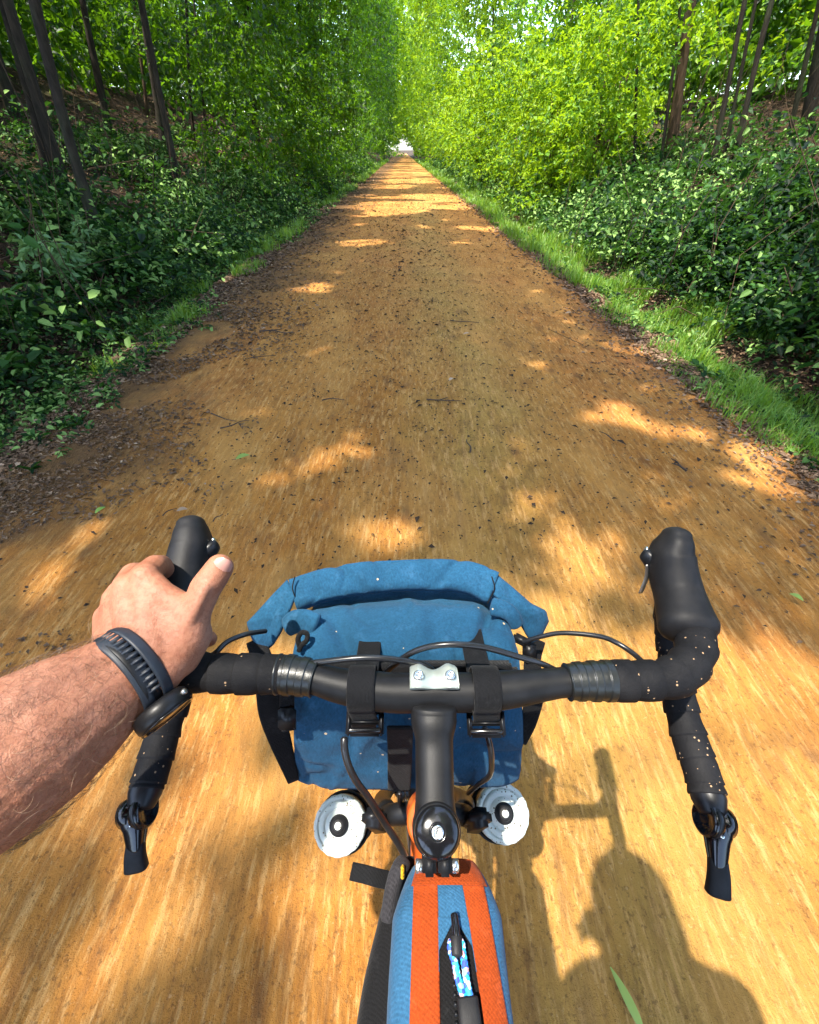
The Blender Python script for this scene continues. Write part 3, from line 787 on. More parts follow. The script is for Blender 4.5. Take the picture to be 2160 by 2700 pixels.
# bare stems and fallen sticks standing about on both banks, past counting
parts_v, parts_f, base_i = [], [], 0
n = 900
y = logy(n, 2.6, 26); x = np.where(rng.random(n) < 0.5, -1, 1) * rng.uniform(2.9, 8.0, n)
g = ground(x, y)
for i in range(n):
    ln = rng.uniform(0.25, 1.6) * (1 if rng.random() < 0.7 else 1.6); up = rng.random() < 0.72
    d = unit(np.array([rng.normal(0, 0.25), rng.normal(0, 0.25), 1.0])) if up else unit(np.array([rng.normal(), rng.normal(), 0.12]))
    p0 = np.array([x[i] + float(xc(y[i])), y[i], g[i] - 0.02]); bend = rng.normal(0, 0.10, 3) * ln
    v_, f_ = sweep([p0, p0 + d * ln * 0.5 + bend, p0 + d * ln], np.array([1.0, 0.75, 0.35]) * rng.uniform(0.003, 0.009), seg=4, caps=False)
    parts_v += [tuple(q) for q in v_]; parts_f += [tuple(k + base_i for k in q) for q in f_]; base_i += len(v_)
o = obj('dead_stems', (parts_v, parts_f), MAT['bark2'])
tag(o, 'thin bare stems and sticks scattered over both banks', 'sticks', kind='stuff')

# ================================================================== grass
def grass(n, xlo, xhi, y0, y1, side, patch, hl=(0.05, 0.15)):
    y = logy(n * 3, y0, y1); x = xlo + (xhi - xlo) * rng.beta(1.6, 1.6, n * 3)
    ok = fbm(x + 3, y, 1.3, 3) > patch
    x, y = x[ok][:n], y[ok][:n]; n = len(x)
    b = np.stack([side * x + xc(y), y, ground(side * x, y) + 0.0], 1)
    h = rng.uniform(*hl, n) * (1 + 0.012 * y) * (0.35 + 1.1 * fbm(x * 2, y, 2.5, 2) ** 1.5 * 2) * np.clip(0.5 + y / 8, 0.55, 1)
    a = rng.uniform(0, 6.28, n); bend = rng.uniform(0.15, 0.75, n)
    o = np.stack([np.cos(a), np.sin(a), np.zeros(n)], 1); s = np.stack([-np.sin(a), np.cos(a), np.zeros(n)], 1)
    w = (0.0018 + 0.00045 * y) * rng.uniform(0.7, 1.4, n)
    up = np.array([0, 0, 1.0])
    m1 = b + up * (h * 0.6)[:, None] + o * (h * bend * 0.3)[:, None]
    tip = b + up * (h * (1 - 0.35 * bend))[:, None] + o * (h * bend)[:, None]
    v = np.stack([b - s * w[:, None], b + s * w[:, None], m1 + s * w[:, None] * 0.8, m1 - s * w[:, None] * 0.8, tip], 1).reshape(-1, 3)
    i = np.arange(n)[:, None] * 5
    f = np.concatenate([i + [0, 1, 2], i + [0, 2, 3], i + [3, 2, 4]], 1).reshape(-1, 3)
    return v, f, np.repeat(np.clip(rng.beta(2, 2, n), 0, 1), 5)
v, f, q = grass(62000, 2.05, 3.95, 1.6, 90, 1, 0.36, (0.03, 0.15))
o = add_mesh('grass', tri_mesh('grass', v, f, q), MAT['grass'], None, False)
tag(o, 'bright green grass verge along the right edge of the trail', 'grass', kind='stuff')
v, f, q = grass(12000, 2.05, 3.3, 3.4, 90, -1, 0.53)
o = add_mesh('grass', tri_mesh('grass', v, f, q), MAT['grass'], None, False)
tag(o, 'patchy grass along the left edge of the trail', 'grass', kind='stuff')

# ================================================================== litter
def flat_leaves(x, y, z, L, var, asp=0.5, tilt=0.35, fold=0.2):
    n = len(x)
    a = rng.uniform(0, 6.28, n)
    d = np.stack([np.cos(a), np.sin(a), rng.normal(0, 0.12, n)], 1)
    nr = unit(np.stack([rng.normal(0, tilt, n), rng.normal(0, tilt, n), np.ones(n)], 1))
    return np.stack([x, y, z], 1), d, nr, L, L * asp * rng.uniform(0.7, 1.3, n), var
def litter(n, y0, y1):
    y = logy(n, y0, y1)
    x = (2.0 + rng.gamma(1.6, 1.0, n) * (0.5 + 0.05 * y)) * np.where(rng.random(n) < 0.56, -1, 1)
    z = ground(x, y) + 0.012
    z = np.where(np.abs(x) < 2.2, np.maximum(z, 0.02), z)
    L = (0.035 + 0.0035 * y) * rng.uniform(0.6, 1.5, n)
    return flat_leaves(x + xc(y), y, z, L, np.clip(rng.beta(1.8, 2.2, n), 0, 1))
o = add_mesh('leaf_litter', leaf_mesh('leaf_litter', *litter(62000, 1.2, 40), oval=False, fold=0.2), MAT['litter'], None, False)
tag(o, 'brown fallen leaves littering the banks and trail edges', 'leaves', kind='stuff')
n = 30000
y = np.where(rng.random(n) < 0.35, rng.uniform(0.2, 5, n), logy(n, 0.8, 40)); sgn = np.where(rng.random(n) < 0.74, -1.0, 1.0)
x = sgn * (2.35 - rng.gamma(1.3, 0.34, n) * np.where(sgn < 0, np.clip(1.5 - 0.06 * y, 0.8, 2), 0.5))
ok = (np.abs(x) > 0.9) & (fbm(x, y, 1.1, 3) > 0.36)
x, y = x[ok], y[ok]
L = (0.016 + 0.004 * np.minimum(y, 14)) * rng.uniform(0.5, 1.5, len(x))
o = add_mesh('leaf_litter', leaf_mesh('leaf_litter', *flat_leaves(x + xc(y), y, 0.020 + 0.035 * (1 - (x / 2.2) ** 2), L, np.clip(rng.beta(1.4, 2.6, len(x)), 0, 1), 0.5, 0.3)), MAT['litter'], None, False)
tag(o, 'scattered small dead leaves creeping onto the sides of the trail', 'leaves', kind='stuff')
# dark crumbs of bark and leaf on the trail
n = 27000
y = logy(n, 0.9, 34); x = np.clip(rng.normal(0, 1.1, n), -2.15, 2.15)
ok = rng.random(n) < np.clip((y - 0.7) / 2.0, 0.06, 1)
y, x = y[ok], x[ok]; n = len(y)
L = rng.gamma(1.5, 0.0036, n) * (1 + 0.24 * np.clip(y, 0, 12)) + 0.0025
o = add_mesh('leaf_crumbs', leaf_mesh('leaf_crumbs', *flat_leaves(x + xc(y), y, 0.028 + 0.035 * (1 - (x / 2.2) ** 2) - 0.006, L, np.clip(rng.beta(1.2, 3.0, n), 0, 1), 0.55, 0.2)), MAT['crumb'], None, False)
tag(o, 'dark crumbs of bark and leaf strewn over the trail', 'debris', kind='stuff')

# ================================================================== single plants
def shrub(px, py, rx, hgt, nt, ls, label, mat, k=7, var=(0.2, 0.8), stems=5, asp=0.55, name='shrub', catn='shrub', base=None, oval=True, low=-0.2):  # var: leaf tone, lower for shaded shrubs, higher for lit ones
    b = base if base is not None else hit(px, py)
    root = empty(name, b, label, catn)
    parts = []; tips = []
    for s in range(stems):
        a = random.uniform(0, 6.28); q = random.uniform(0.2, 0.75) * rx
        tip = b + Vector((math.cos(a) * q, math.sin(a) * q, hgt * random.uniform(0.6, 0.95)))
        mid = b + (tip - b) * 0.5 + Vector((random.uniform(-.1, .1) * rx, random.uniform(-.1, .1) * rx, 0.06 * hgt))
        parts.append(sweep(spline([b - Vector((0, 0, 0.04)), mid, tip], 7), np.linspace(0.010, 0.003, 7) * (0.4 + hgt), seg=5)); tips.append(tip)
    obj('stem', merge(*parts), MAT['bark2'], root)
    m = max(6, nt // 14)
    dirs = unit(rng.normal(0, 1, (m, 3))); dirs[:, 2] = np.abs(dirs[:, 2]) * 1.1 - 0.1
    c = np.array(b)[None] + dirs * (rng.random((m, 1)) ** 0.45) * np.array([rx, rx, hgt]) * 0.8 + np.array([0, 0, hgt * 0.12])
    S = clump_twigs(c, rng.uniform(0.2, 0.4, m) * rx, 14, np.full(m, ls), k, rng.uniform(*var, m), 0.8, aspect=asp, low=low)
    keep = S[0][:, 2] > ground(S[0][:, 0] - xc(S[0][:, 1]), S[0][:, 1]) + 0.01
    S = tuple(a[keep] for a in S)
    add_mesh('foliage', leaf_mesh('foliage', *S, oval=oval), MAT[mat], root, False)
    return root
shrub(255, 830, 0.42, 0.5, 80, 0.075, 'bright green leafy shrub on the left verge nearest the camera', 'leaf_under', var=(0.6, 1.0))
shrub(265, 720, 0.22, 0.75, 30, 0.075, 'tall pale-leaved sapling catching the light on the left', 'leaf_pale', k=5)
shrub(120, 760, 0.40, 0.55, 50, 0.09, 'pale broad-leaved plant at the left, below the twin trunks', 'leaf_pale', k=5, var=(0.0, 0.7))
shrub(40, 880, 0.55, 0.5, 80, 0.09, 'dark broad-leaved plant cut by the left picture edge', 'leaf_under')
shrub(120, 1090, 0.16, 0.10, 18, 0.06, 'small green sprout among the leaf litter, upper of two', 'leaf_under', k=5, var=(0.6, 1.0), stems=3, name='seedling', catn='plant')
shrub(190, 1140, 0.09, 0.07, 10, 0.05, 'small green sprout among the leaf litter, lower of two', 'leaf_under', k=4, var=(0.5, 0.9), stems=3, name='seedling', catn='plant')
shrub(420, 930, 0.13, 0.06, 12, 0.035, 'yellow-green sprout by the left edge of the trail', 'leaf_bright', k=4, var=(0.6, 1.0), stems=3, name='seedling', catn='plant')
shrub(480, 690, 0.75, 0.7, 110, 0.07, 'spreading mid-green shrub under the left trees', 'leaf_under', var=(0.3, 0.8))
shrub(620, 560, 0.8, 0.8, 110, 0.08, 'leafy shrub with a lit crown on the left verge', 'leaf_under', var=(0.5, 1.0))
shrub(780, 520, 0.9, 1.0, 130, 0.085, 'rounded blue-green shrub hugging the left edge of the trail', 'leaf_under', var=(0.5, 1.0))
shrub(880, 470, 1.0, 1.3, 130, 0.10, 'far rounded shrub where the left verge narrows', 'leaf', var=(0.4, 0.9))
shrub(1440, 560, 1.0, 2.6, 260, 0.10, 'tall sunlit yellow-green bush leaning over the right verge', 'leaf_bright', var=(0.5, 1.0), stems=7)
shrub(1560, 520, 1.2, 3.0, 300, 0.10, 'broad yellow-green bush at the foot of the right bank', 'leaf_bright', var=(0.45, 1.0), stems=8)
shrub(1400, 500, 0.9, 2.2, 200, 0.11, 'dark green bush with shaded hollows right of the trail', 'leaf', var=(0.2, 0.7), stems=7)
shrub(1290, 490, 0.9, 2.0, 180, 0.12, 'bush beside the bend of grass on the right verge', 'leaf_bright', var=(0.2, 0.8), stems=6)
shrub(1660, 660, 0.6, 0.75, 110, 0.075, 'low leafy shrub at the top of the right grass verge', 'leaf_under', var=(0.4, 0.9))
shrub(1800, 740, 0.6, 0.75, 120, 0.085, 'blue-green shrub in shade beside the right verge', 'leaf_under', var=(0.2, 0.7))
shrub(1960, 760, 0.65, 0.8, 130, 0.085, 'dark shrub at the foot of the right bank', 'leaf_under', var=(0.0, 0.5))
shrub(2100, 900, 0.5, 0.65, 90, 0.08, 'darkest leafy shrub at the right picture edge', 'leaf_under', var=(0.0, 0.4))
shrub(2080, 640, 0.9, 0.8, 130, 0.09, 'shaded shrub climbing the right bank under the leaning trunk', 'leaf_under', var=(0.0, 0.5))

# grass tufts one can tell apart
def tuft(px, py, nb, h, sp, label):
    b = hit(px, py)
    x = rng.normal(0, sp, nb); y = rng.normal(0, sp, nb)
    P = np.stack([b.x + x, b.y + y, np.full(nb, b.z - 0.01)], 1)
    a = rng.uniform(0, 6.28, nb); bend = rng.uniform(0.3, 0.9, nb); hh = h * rng.uniform(0.5, 1.1, nb)
    o_ = np.stack([np.cos(a), np.sin(a), 0 * a], 1); s = np.stack([-np.sin(a), np.cos(a), 0 * a], 1); w = rng.uniform(0.002, 0.0042, nb)[:, None]
    up = np.array([0, 0, 1.0])
    m1 = P + up * (hh * 0.6)[:, None] + o_ * (hh * bend * 0.3)[:, None]; tip = P + up * (hh * (1 - 0.45 * bend))[:, None] + o_ * (hh * bend)[:, None]
    v = np.stack([P - s * w, P + s * w, m1 + s * w, m1 - s * w, tip], 1).reshape(-1, 3)
    i = np.arange(nb)[:, None] * 5
    f = np.concatenate([i + [0, 1, 2], i + [0, 2, 3], i + [3, 2, 4]], 1).reshape(-1, 3)
    o = add_mesh('grass_tuft', tri_mesh('grass_tuft', v, f, np.repeat(rng.random(nb), 5)), MAT['grass'], None, False)
    tag(o, label, 'grass tuft')
tuft(500, 850, 130, 0.22, 0.09, 'arching tuft of grass at the left edge of the trail')
tuft(455, 890, 70, 0.14, 0.08, 'smaller grass tuft left of the arching one')
tuft(1960, 1080, 120, 0.12, 0.09, 'pale grass tuft at the near right verge')
tuft(2050, 1180, 120, 0.12, 0.10, 'grass tuft at the right picture edge beside the trail')

# leaves and twigs lying on the trail
def one_leaf(px, py, L, ang, label, mat='fresh', w=0.62, var=0.6):
    b = at_h(px, py, 0.062)
    pts = []
    K = 9
    V = []; F = []
    d = Vector((math.cos(ang), math.sin(ang), 0.05)); s = Vector((-math.sin(ang), math.cos(ang), 0.0))
    for i in range(K):
        t = i / (K - 1)
        hw = w * 0.5 * L * math.sin(math.pi * min(1, t * 0.96 + 0.02)) ** 0.75 * (1 - 0.25 * t)
        p = b + d * (t - 0.5) * L + Vector((0, 0, 0.006 * math.sin(t * 3) ))
        V += [p - s * hw + Vector((0, 0, 0.20 * hw)), p, p + s * hw + Vector((0, 0, 0.25 * hw))]
    for i in range(K - 1):
        for k in (0, 1):
            a = i * 3 + k; F.append((a, a + 1, a + 4, a + 3))
    o = obj('fallen_leaf', (V, F), MAT[mat])
    at = o.data.attributes.new('leafvar', 'FLOAT', 'POINT'); at.data.foreach_set('value', np.full(len(V), var, np.float32))
    stalk = sweep([b - d * 0.5 * L, b - d * 0.62 * L + s * 0.05 * L, b - d * 0.78 * L + s * 0.08 * L], 0.0012, seg=5)
    obj('stalk', stalk, MAT['twig'], o)
    tag(o, label, 'leaf')
one_leaf(640, 1205, 0.075, 0.5, 'small green leaf lying on the trail left of centre')
one_leaf(2100, 1575, 0.045, 2.4, 'small green leaf on the trail near the right picture edge')
one_leaf(1655, 2640, 0.10, 1.95, 'long yellow-green leaf on the trail inside the rider shadow', w=0.2, var=1.0)
one_leaf(1190, 1000, 0.05, 0.9, 'pale leaf lying right of the trail centre', 'litter', var=1.0)
one_leaf(480, 1345, 0.05, 0.2, 'tan leaf on the trail left of the brake hood', 'litter', var=0.85)
one_leaf(265, 1345, 0.05, 1.0, 'pale green leaf near the litter at the left', var=0.2)
one_leaf(1230, 880, 0.06, 0.2, 'pale leaf in the middle distance on the trail', 'litter', var=1.0)
one_leaf(1500, 825, 0.07, 0.2, 'pale tan leaf towards the right edge of the trail', 'litter', var=0.9)
def twig(px, py, L, ang, label, r=0.004, fork=False):
    b = at_h(px, py, 0.058)
    d = Vector((math.cos(ang), math.sin(ang), 0)); s = Vector((-math.sin(ang), math.cos(ang), 0))
    pts = [b - d * L * 0.5, b - d * L * 0.15 + s * L * random.uniform(-.1, .1) + Vector((0, 0, 0.006)), b + d * L * 0.2 + s * L * random.uniform(-.08, .08) + Vector((0, 0, 0.004)), b + d * L * 0.5]
    parts = [sweep(spline(pts, 10), np.linspace(r, r * 0.45, 10), seg=6)]
    if fork: parts.append(sweep(spline([pts[1], pts[1] + d * L * 0.25 + s * L * 0.22], 5), np.linspace(r * 0.7, r * 0.3, 5), seg=5))
    tag(obj('twig', merge(*parts), MAT['twig']), label, 'twig')
twig(730, 875, 0.34, -0.15, 'dark forked twig on the left half of the trail', 0.007, True)
twig(695, 940, 0.2, 0.3, 'short dark twig near the left edge of the trail')
twig(1225, 848, 0.28, -0.25, 'slim twig just right of the trail centre', 0.005)
twig(1172, 1055, 0.24, -0.1, 'long thin twig in the centre of the trail', 0.005, True)
twig(1235, 1175, 0.14, 1.6, 'dark twig pointing along the trail right of centre', 0.005)
twig(620, 1118, 0.18, 0.6, 'twig on the left near the pale tan leaf', 0.0045)
twig(590, 1100, 0.22, -0.5, 'curved twig between the litter and the trail centre', 0.0045)
twig(1790, 1225, 0.12, 1.8, 'short twig towards the right edge of the trail', 0.006, True)
twig(448, 1350, 0.07, 0.9, 'small dark stick ahead of the left brake hood', 0.003)
twig(575, 1365, 0.06, 1.1, 'small dark stick right of the left brake hood', 0.003)
twig(1600, 1150, 0.12, 2.0, 'broken dark twig right of the trail centre', 0.004)
twig(880, 1055, 0.16, 0.0, 'dark twig crossing left of the trail centre', 0.004)

# ================================================================== bicycle
BX = 0.0197
AX = Vector((0, -0.309, 0.951))            # steering axis, pointing up
bike = empty('bicycle', (BX, -0.25, 0.0), 'orange gravel bicycle with black drop handlebar, seen from the saddle', 'bicycle')

# --- handlebar centre line (right half, then left half) from the clamp outwards
Rb = [at_h(1143, 1826, 1.0), at_h(1250, 1825, 1.0), at_h(1356, 1816, 1.002), at_h(1487, 1799, 1.005), at_h(1580, 1795, 1.006), at_h(1703, 1794, 1.006), at_h(1764, 1788, 1.006),
      at_h(1805, 1766, 1.006), at_h(1830, 1730, 1.005), at_h(1836, 1695, 1.003), at_h(1826, 1648, 0.998)]
hk = Rb[-1]
Rd = [hk, hk + Vector((0.006, 0.028, -0.010)), hk + Vector((0.016, 0.046, -0.040)), hk + Vector((0.024, 0.026, -0.078)),
      at_h(1790, 1835, 0.90), at_h(1815, 1936, 0.888), at_h(1848, 2030, 0.880), at_h(1866, 2095, 0.875)]
Lb = [at_h(1143, 1826, 1.0), at_h(1030, 1826, 1.0), at_h(908, 1810, 1.002), at_h(830, 1790, 1.005), at_h(746, 1778, 1.006), at_h(609, 1776, 1.006), at_h(511, 1770, 1.006),
      at_h(462, 1752, 1.005), at_h(440, 1722, 1.003), at_h(440, 1690, 1.0), at_h(450, 1650, 0.996)]
hl = Lb[-1]
Ld = [hl, hl + Vector((-0.006, 0.028, -0.010)), hl + Vector((-0.016, 0.046, -0.040)), hl + Vector((-0.024, 0.026, -0.078)),
      at_h(466, 1830, 0.90), at_h(436, 1915, 0.888), at_h(408, 2010, 0.880), at_h(386, 2080, 0.875)]

def cut(path, f0, f1, n):
    P = spline(path, 300)
    s = np.r_[0, np.cumsum(np.linalg.norm(np.diff(P, axis=0), axis=1))]
    tt = np.linspace(s[-1] * f0, s[-1] * f1, n)
    return np.stack([np.interp(tt, s, P[:, k]) for k in range(3)], 1), tt
def frac_x(path, px):
    """fraction of the path length at which its projection passes column px"""
    P = spline(path, 400)
    s = np.r_[0, np.cumsum(np.linalg.norm(np.diff(P, axis=0), axis=1))]
    d = (P[:, 1] * CP + (CAM.z - P[:, 2]) * SP)
    u = 1080 + FPX * P[:, 0] / d
    return s[int(np.argmin(np.abs(u[:260] - px)))] / s[-1]
fr0, fr1 = frac_x(Rb, 1495), frac_x(Rb, 1608)
fl0, fl1 = frac_x(Lb, 832), frac_x(Lb, 742)
bar_r, sr = cut(Rb, 0, fr1, 60); bar_l, sl = cut(Lb, 0, fl1, 60)
def bar_rad(s): return np.where(s < 0.055, 0.0159, np.maximum(0.0124, 0.0159 - (s - 0.055) * 0.07))
pth = np.vstack([bar_l[::-1], bar_r[1:]]); sd = np.r_[sl[::-1], sr[1:]]
bar = obj('handlebar', sweep(pth, bar_rad(sd), seg=24), MAT['bar'], bike)
def wrapped(path, f0, f1, name, parent, step=0.021, r=0.0158, n=260, ph=0.0):
    P, s = cut(path, f0, f1, n)
    w = ((s / step + ph) % 1.0)
    rad = r - 0.0004 + 0.0020 * w ** 0.7 + 0.0007 * np.sin(s * 190) * np.sin(s * 67 + 1)
    rad = np.minimum(rad, rad) ; rad[-1] *= 0.97
    return obj(name, sweep(P, rad, seg=26), MAT['tape'], parent)
for sgn, B, D, f0, f1 in ((1, Rb, Rd, fr0, fr1), (-1, Lb, Ld, fl0, fl1)):
    wrapped(B, f1 - 0.01, 1.0, 'bar_tape', bar)
    wrapped(D, 0.0, 1.0, 'bar_tape', bar, ph=0.3)
    P, s = cut(B, f0, f1 + 0.012, 90)
    rad = 0.0150 + 0.0016 * np.clip((s - s[0]) / (s[-1] - s[0]) * 1.4, 0, 1) + 0.0005 * np.sign(np.sin(s * 520))
    rad[0] = 0.0128; rad[-1] = 0.0162
    obj('finishing_tape', sweep(P, rad, seg=26), MAT['band'], bar)

# --- brake hoods (lofted) and levers
def hood(C, sgn):
    """C: list of (px, py, h, halfwidth, halfheight)"""
    P = spline([[*at_h(a, b, h), w, q] for a, b, h, w, q in C], 46)
    s = np.linspace(0, 1, 46)
    return P[:, :3], P[:, 3], P[:, 4]
RH = [(1815, 1652, 1.003, .0262, .0215), (1803, 1615, 1.004, .0238, .0225), (1788, 1562, 1.008, .0212, .024), (1774, 1508, 1.018, .0204, .0255), (1771, 1462, 1.030, .0192, .0255), (1779, 1432, 1.040, .0158, .0215), (1784, 1412, 1.046, .0128, .016)]
LH = [(456, 1664, .999, .0232, .021), (466, 1606, 1.003, .0226, .0225), (480, 1556, 1.008, .0212, .024), (496, 1496, 1.018, .0204, .0255), (507, 1440, 1.030, .0192, .0255), (506, 1404, 1.040, .0165, .0215), (504, 1382, 1.046, .0135, .016)]
for sgn, HC in ((1, RH), (-1, LH)):
    P, w, q = hood(HC, sgn)
    ho = obj('brake_hood', round_tube(P, w, q, seg=30, up=(0, 0, 1), power=2.3, cap=0.7), MAT['rubber'], bike)
    # body of the lever below the hood, pivot boss on the inner side
    mid = Vector(P[30]); tip = Vector(P[-1])
    fwd = (tip - mid).normalized()
    inner = Vector((-sgn, 0, 0))
    pv = at_d(1706 if sgn > 0 else 562, 1464 if sgn > 0 else 1440, 0.455)
    boss = round_tube(spline([pv - inner * 0.020 + Vector((0, -0.014, -0.012)), pv - inner * 0.009 + Vector((0, -0.008, -0.006)), pv + Vector((0, -0.002, 0)), pv + inner * 0.001 + Vector((0, 0.001, 0.0))], 12), np.linspace(0.012, 0.0055, 12), np.linspace(0.014, 0.0070, 12), seg=18, up=(0, 0, 1), power=2.6)
    obj('pivot_boss', boss, MAT['plastic'], ho)
    obj('pivot_pin', lathe([(0.0032, 0), (0.0032, 0.002), (0.002, 0.0026)], pv + Vector((0, 0.004, 0.004)), Vector((inner.x, 0.3, 0.6)), 12), MAT['bolt'], ho)
    top = tip + Vector((0, 0.004, -0.022))
    lev = spline([top + Vector((sgn * 0.004, -0.020, 0.004)), top + Vector((sgn * 0.006, -0.006, -0.025)), top + Vector((sgn * 0.012, -0.020, -0.060)), top + Vector((sgn * 0.022, -0.045, -0.100)), top + Vector((sgn * 0.032, -0.060, -0.125))], 24)
    obj('brake_lever', round_tube(lev, np.linspace(0.0085, 0.006, 24), np.linspace(0.004, 0.003, 24), seg=12, up=(0, 1, 0)), MAT['plastic'], ho)

# the polished lever blade that peeks out inside the right hood
blade = spline([at_d(1709, 1488, .452), at_d(1706, 1520, .458), at_d(1696, 1548, .462), at_d(1690, 1562, .465)], 12)
obj('lever_blade', round_tube(blade, 0.0035, 0.0016, seg=10, up=(0, 0, 1)), MAT['steel'], bike)

# --- bar end shifters
def shifter(sgn, e, d1, pod, arm, tip, pad0):
    root = obj('bar_end_shifter', round_tube([e - d1 * 0.012, e + d1 * 0.004, e + d1 * 0.014], [0.0150, 0.0152, 0.0120], seg=22, cap=0.3), MAT['plastic'], bike)
    inn = Vector((-sgn, 0.12, 0.28)).normalized()
    c = pod
    obj('pod', lathe([(0.006, -0.016), (0.0125, -0.015), (0.0135, -0.010), (0.0135, -0.004), (0.0115, -0.003), (0.0115, -0.001), (0.0150, 0.0), (0.0155, 0.003), (0.0155, 0.008), (0.0135, 0.010), (0.0125, 0.0100), (0.0115, 0.0090), (0.004, 0.0092)], c, inn, 30), MAT['gloss'], root)
    obj('clamp_ring', lathe([(0.0158, 0.0032), (0.0161, 0.0036), (0.0161, 0.0062), (0.0158, 0.0066)], c, inn, 30), MAT['plastic'], root)
    d2 = (tip - arm).normalized()
    lever = round_tube(spline([c + d2 * 0.002, (c + arm) / 2 + Vector((sgn * 0.003, 0, 0)), arm, pad0 + d2 * 0.004], 16), np.linspace(0.0118, 0.0072, 16), np.linspace(0.012, 0.006, 16), seg=18, up=(0, 0, 1), power=2.8)
    lv = obj('shift_lever', lever, MAT['gloss'], root)
    obj('lever_pad', round_tube(spline([pad0, (pad0 + tip) / 2 + Vector((0, 0, 0.002)), tip], 12), np.linspace(0.0080, 0.0100, 12), np.linspace(0.0050, 0.0058, 12), seg=20, up=(0, 0, 1), power=3.5, cap=0.5), MAT['rubber'], lv)
    obj('screw', lathe([(0.0024, 0), (0.0024, 0.0012), (0.0015, 0.0015)], arm + Vector((0, 0, 0.0095)), (0, 0, 1), 12), MAT['bolt'], lv)
eR = Vector(Rd[-1]); dR = (eR - Vector(Rd[-2])).normalized()
eL = Vector(Ld[-1]); dL = (eL - Vector(Ld[-2])).normalized()
shifter(1, eR, dR, at_h(*Z3(645, 1590), 0.868), at_h(*Z3(668, 1690), 0.862), at_h(*Z3(672, 1975), 0.842), at_h(*Z3(672, 1800), 0.855))
shifter(-1, eL, dL, at_h(368, 2138, 0.868), at_h(358, 2182, 0.862), at_h(360, 2290, 0.842), at_h(358, 2226, 0.855))

# --- stem
clampc = Vector(Rb[0])
capc = at_h(1153, 2193, 0.990)             # centre of the top cap
stc = capc - AX * 0.024                    # centre of the steerer clamp
stem = obj('stem', round_tube(spline([clampc + Vector((0, -0.010, -0.001)), clampc * 0.8 + stc * 0.2, clampc * 0.5 + stc * 0.5, stc], 20),
                              np.interp(np.linspace(0, 1, 20), [0, 0.18, 0.3, 0.75, 1], [0.0188, 0.0186, 0.0152, 0.0146, 0.0165]),
                              np.interp(np.linspace(0, 1, 20), [0, 0.2, 0.35, 1], [0.0180, 0.0185, 0.0150, 0.0150]), seg=28, power=2.5, cap=0.2), MAT['bar'], bike)
obj('steerer_clamp', lathe([(0.0150, -0.0215), (0.0168, -0.0205), (0.0172, -0.016), (0.0172, 0.0165), (0.0166, 0.0200), (0.0158, 0.0212)], stc, AX, 40), MAT['bar'], stem)
# slot and pinch bolts at the back of the clamp
bk = Vector((0, -0.951, -0.309))
sidev = Vector((1, 0, 0))
for sx in (-1, 1):
    obj('clamp_ear', rbox(stc + bk * 0.0195 + sidev * sx * 0.0054, 0.0048, 0.0065, 0.0150, (sidev, bk, AX), 0.22), MAT['bar'], stem)
    obj('pinch_bolt', lathe([(0.0035, 0), (0.0042, 0.0012), (0.0042, 0.0045), (0.0028, 0.0052)], stc + bk * 0.0205 + AX * 0.0085 + sidev * sx * 0.0100, sidev * sx, 16), MAT['bolt'], stem)
tc = obj('top_cap', lathe([(0.0155, -0.003), (0.0156, 0.0), (0.0152, 0.0018), (0.0135, 0.0036), (0.0100, 0.0049), (0.0060, 0.0055), (0.0048, 0.0056), (0.0046, 0.0046), (0.0010, 0.0046)], capc, AX, 48), MAT['gloss'], stem)
bb = obj('cap_bolt', lathe([(0.0043, 0.0040), (0.0043, 0.0062), (0.0038, 0.0068), (0.0023, 0.0068), (0.0021, 0.0050), (0.0004, 0.0050)], capc, AX, 24, mod=lambda i, t: 1.0 if i < 3 else 1 + 0.06 * math.cos(6 * t)), MAT['bolt'], tc)
# faceplate with a scalloped front edge and two bolts
sd_ = (clampc - stc); sd_.x = 0; sd_.normalize()
fu = Vector((0, -sd_.z, sd_.y))
def faceplate():
    V, F = [], []
    nu, nv = 25, 22
    for side in (0, 1):
        for i in range(nu):
            x = -0.0200 + 0.040 * i / (nu - 1)
            sc = 0.16 * math.cos(x / 0.0200 * math.pi * 1.0) + 0.10 * math.cos(x / 0.02 * math.pi * 2)
            a0, a1 = math.radians(88), math.radians(-88)
            for j in range(nv):
                a = a0 + (a1 - a0) * j / (nv - 1)
                r = (0.0162 if side == 0 else 0.0212 + 0.0022 * math.exp(-((abs(x) - 0.0125) / 0.0045) ** 2) - 0.0030 * math.exp(-(x / 0.0065) ** 2))
                if abs(i - (nu - 1) / 2) > (nu - 1) / 2 - 0.6: r = min(r, 0.0200)
                V.append(clampc + Vector((x, 0, 0)) + sd_ * (r * math.cos(a)) + fu * (r * math.sin(a)))
    k = nu * nv
    for side in (0, 1):
        for i in range(nu - 1):
            for j in range(nv - 1):
                a = side * k + i * nv + j; q = (a, a + 1, a + nv + 1, a + nv)
                F.append(q if side else tuple(reversed(q)))
    for i in range(nu - 1):
        for j in (0, nv - 1):
            a = i * nv + j; F.append((a, a + nv, a + nv + k, a + k))
    for j in range(nv - 1):
        for i in (0, nu - 1):
            a = i * nv + j; F.append((a, a + 1, a + 1 + k, a + k))
    return V, F
fp = obj('faceplate', faceplate(), MAT['silver'], stem)
for sx in (-1, 1):
    p = clampc + Vector((sx * 0.0128, 0, 0)) + sd_ * 0.008 + fu * 0.0198
    obj('faceplate_bolt', lathe([(0.0042, -0.003), (0.0042, 0.0018), (0.0034, 0.0026), (0.0019, 0.0026), (0.0018, 0.001), (0.0003, 0.001)], p + sd_ * 0.002 + fu * 0.0022, (sd_ * 0.35 + fu).normalized(), 20), MAT['bolt'], fp)
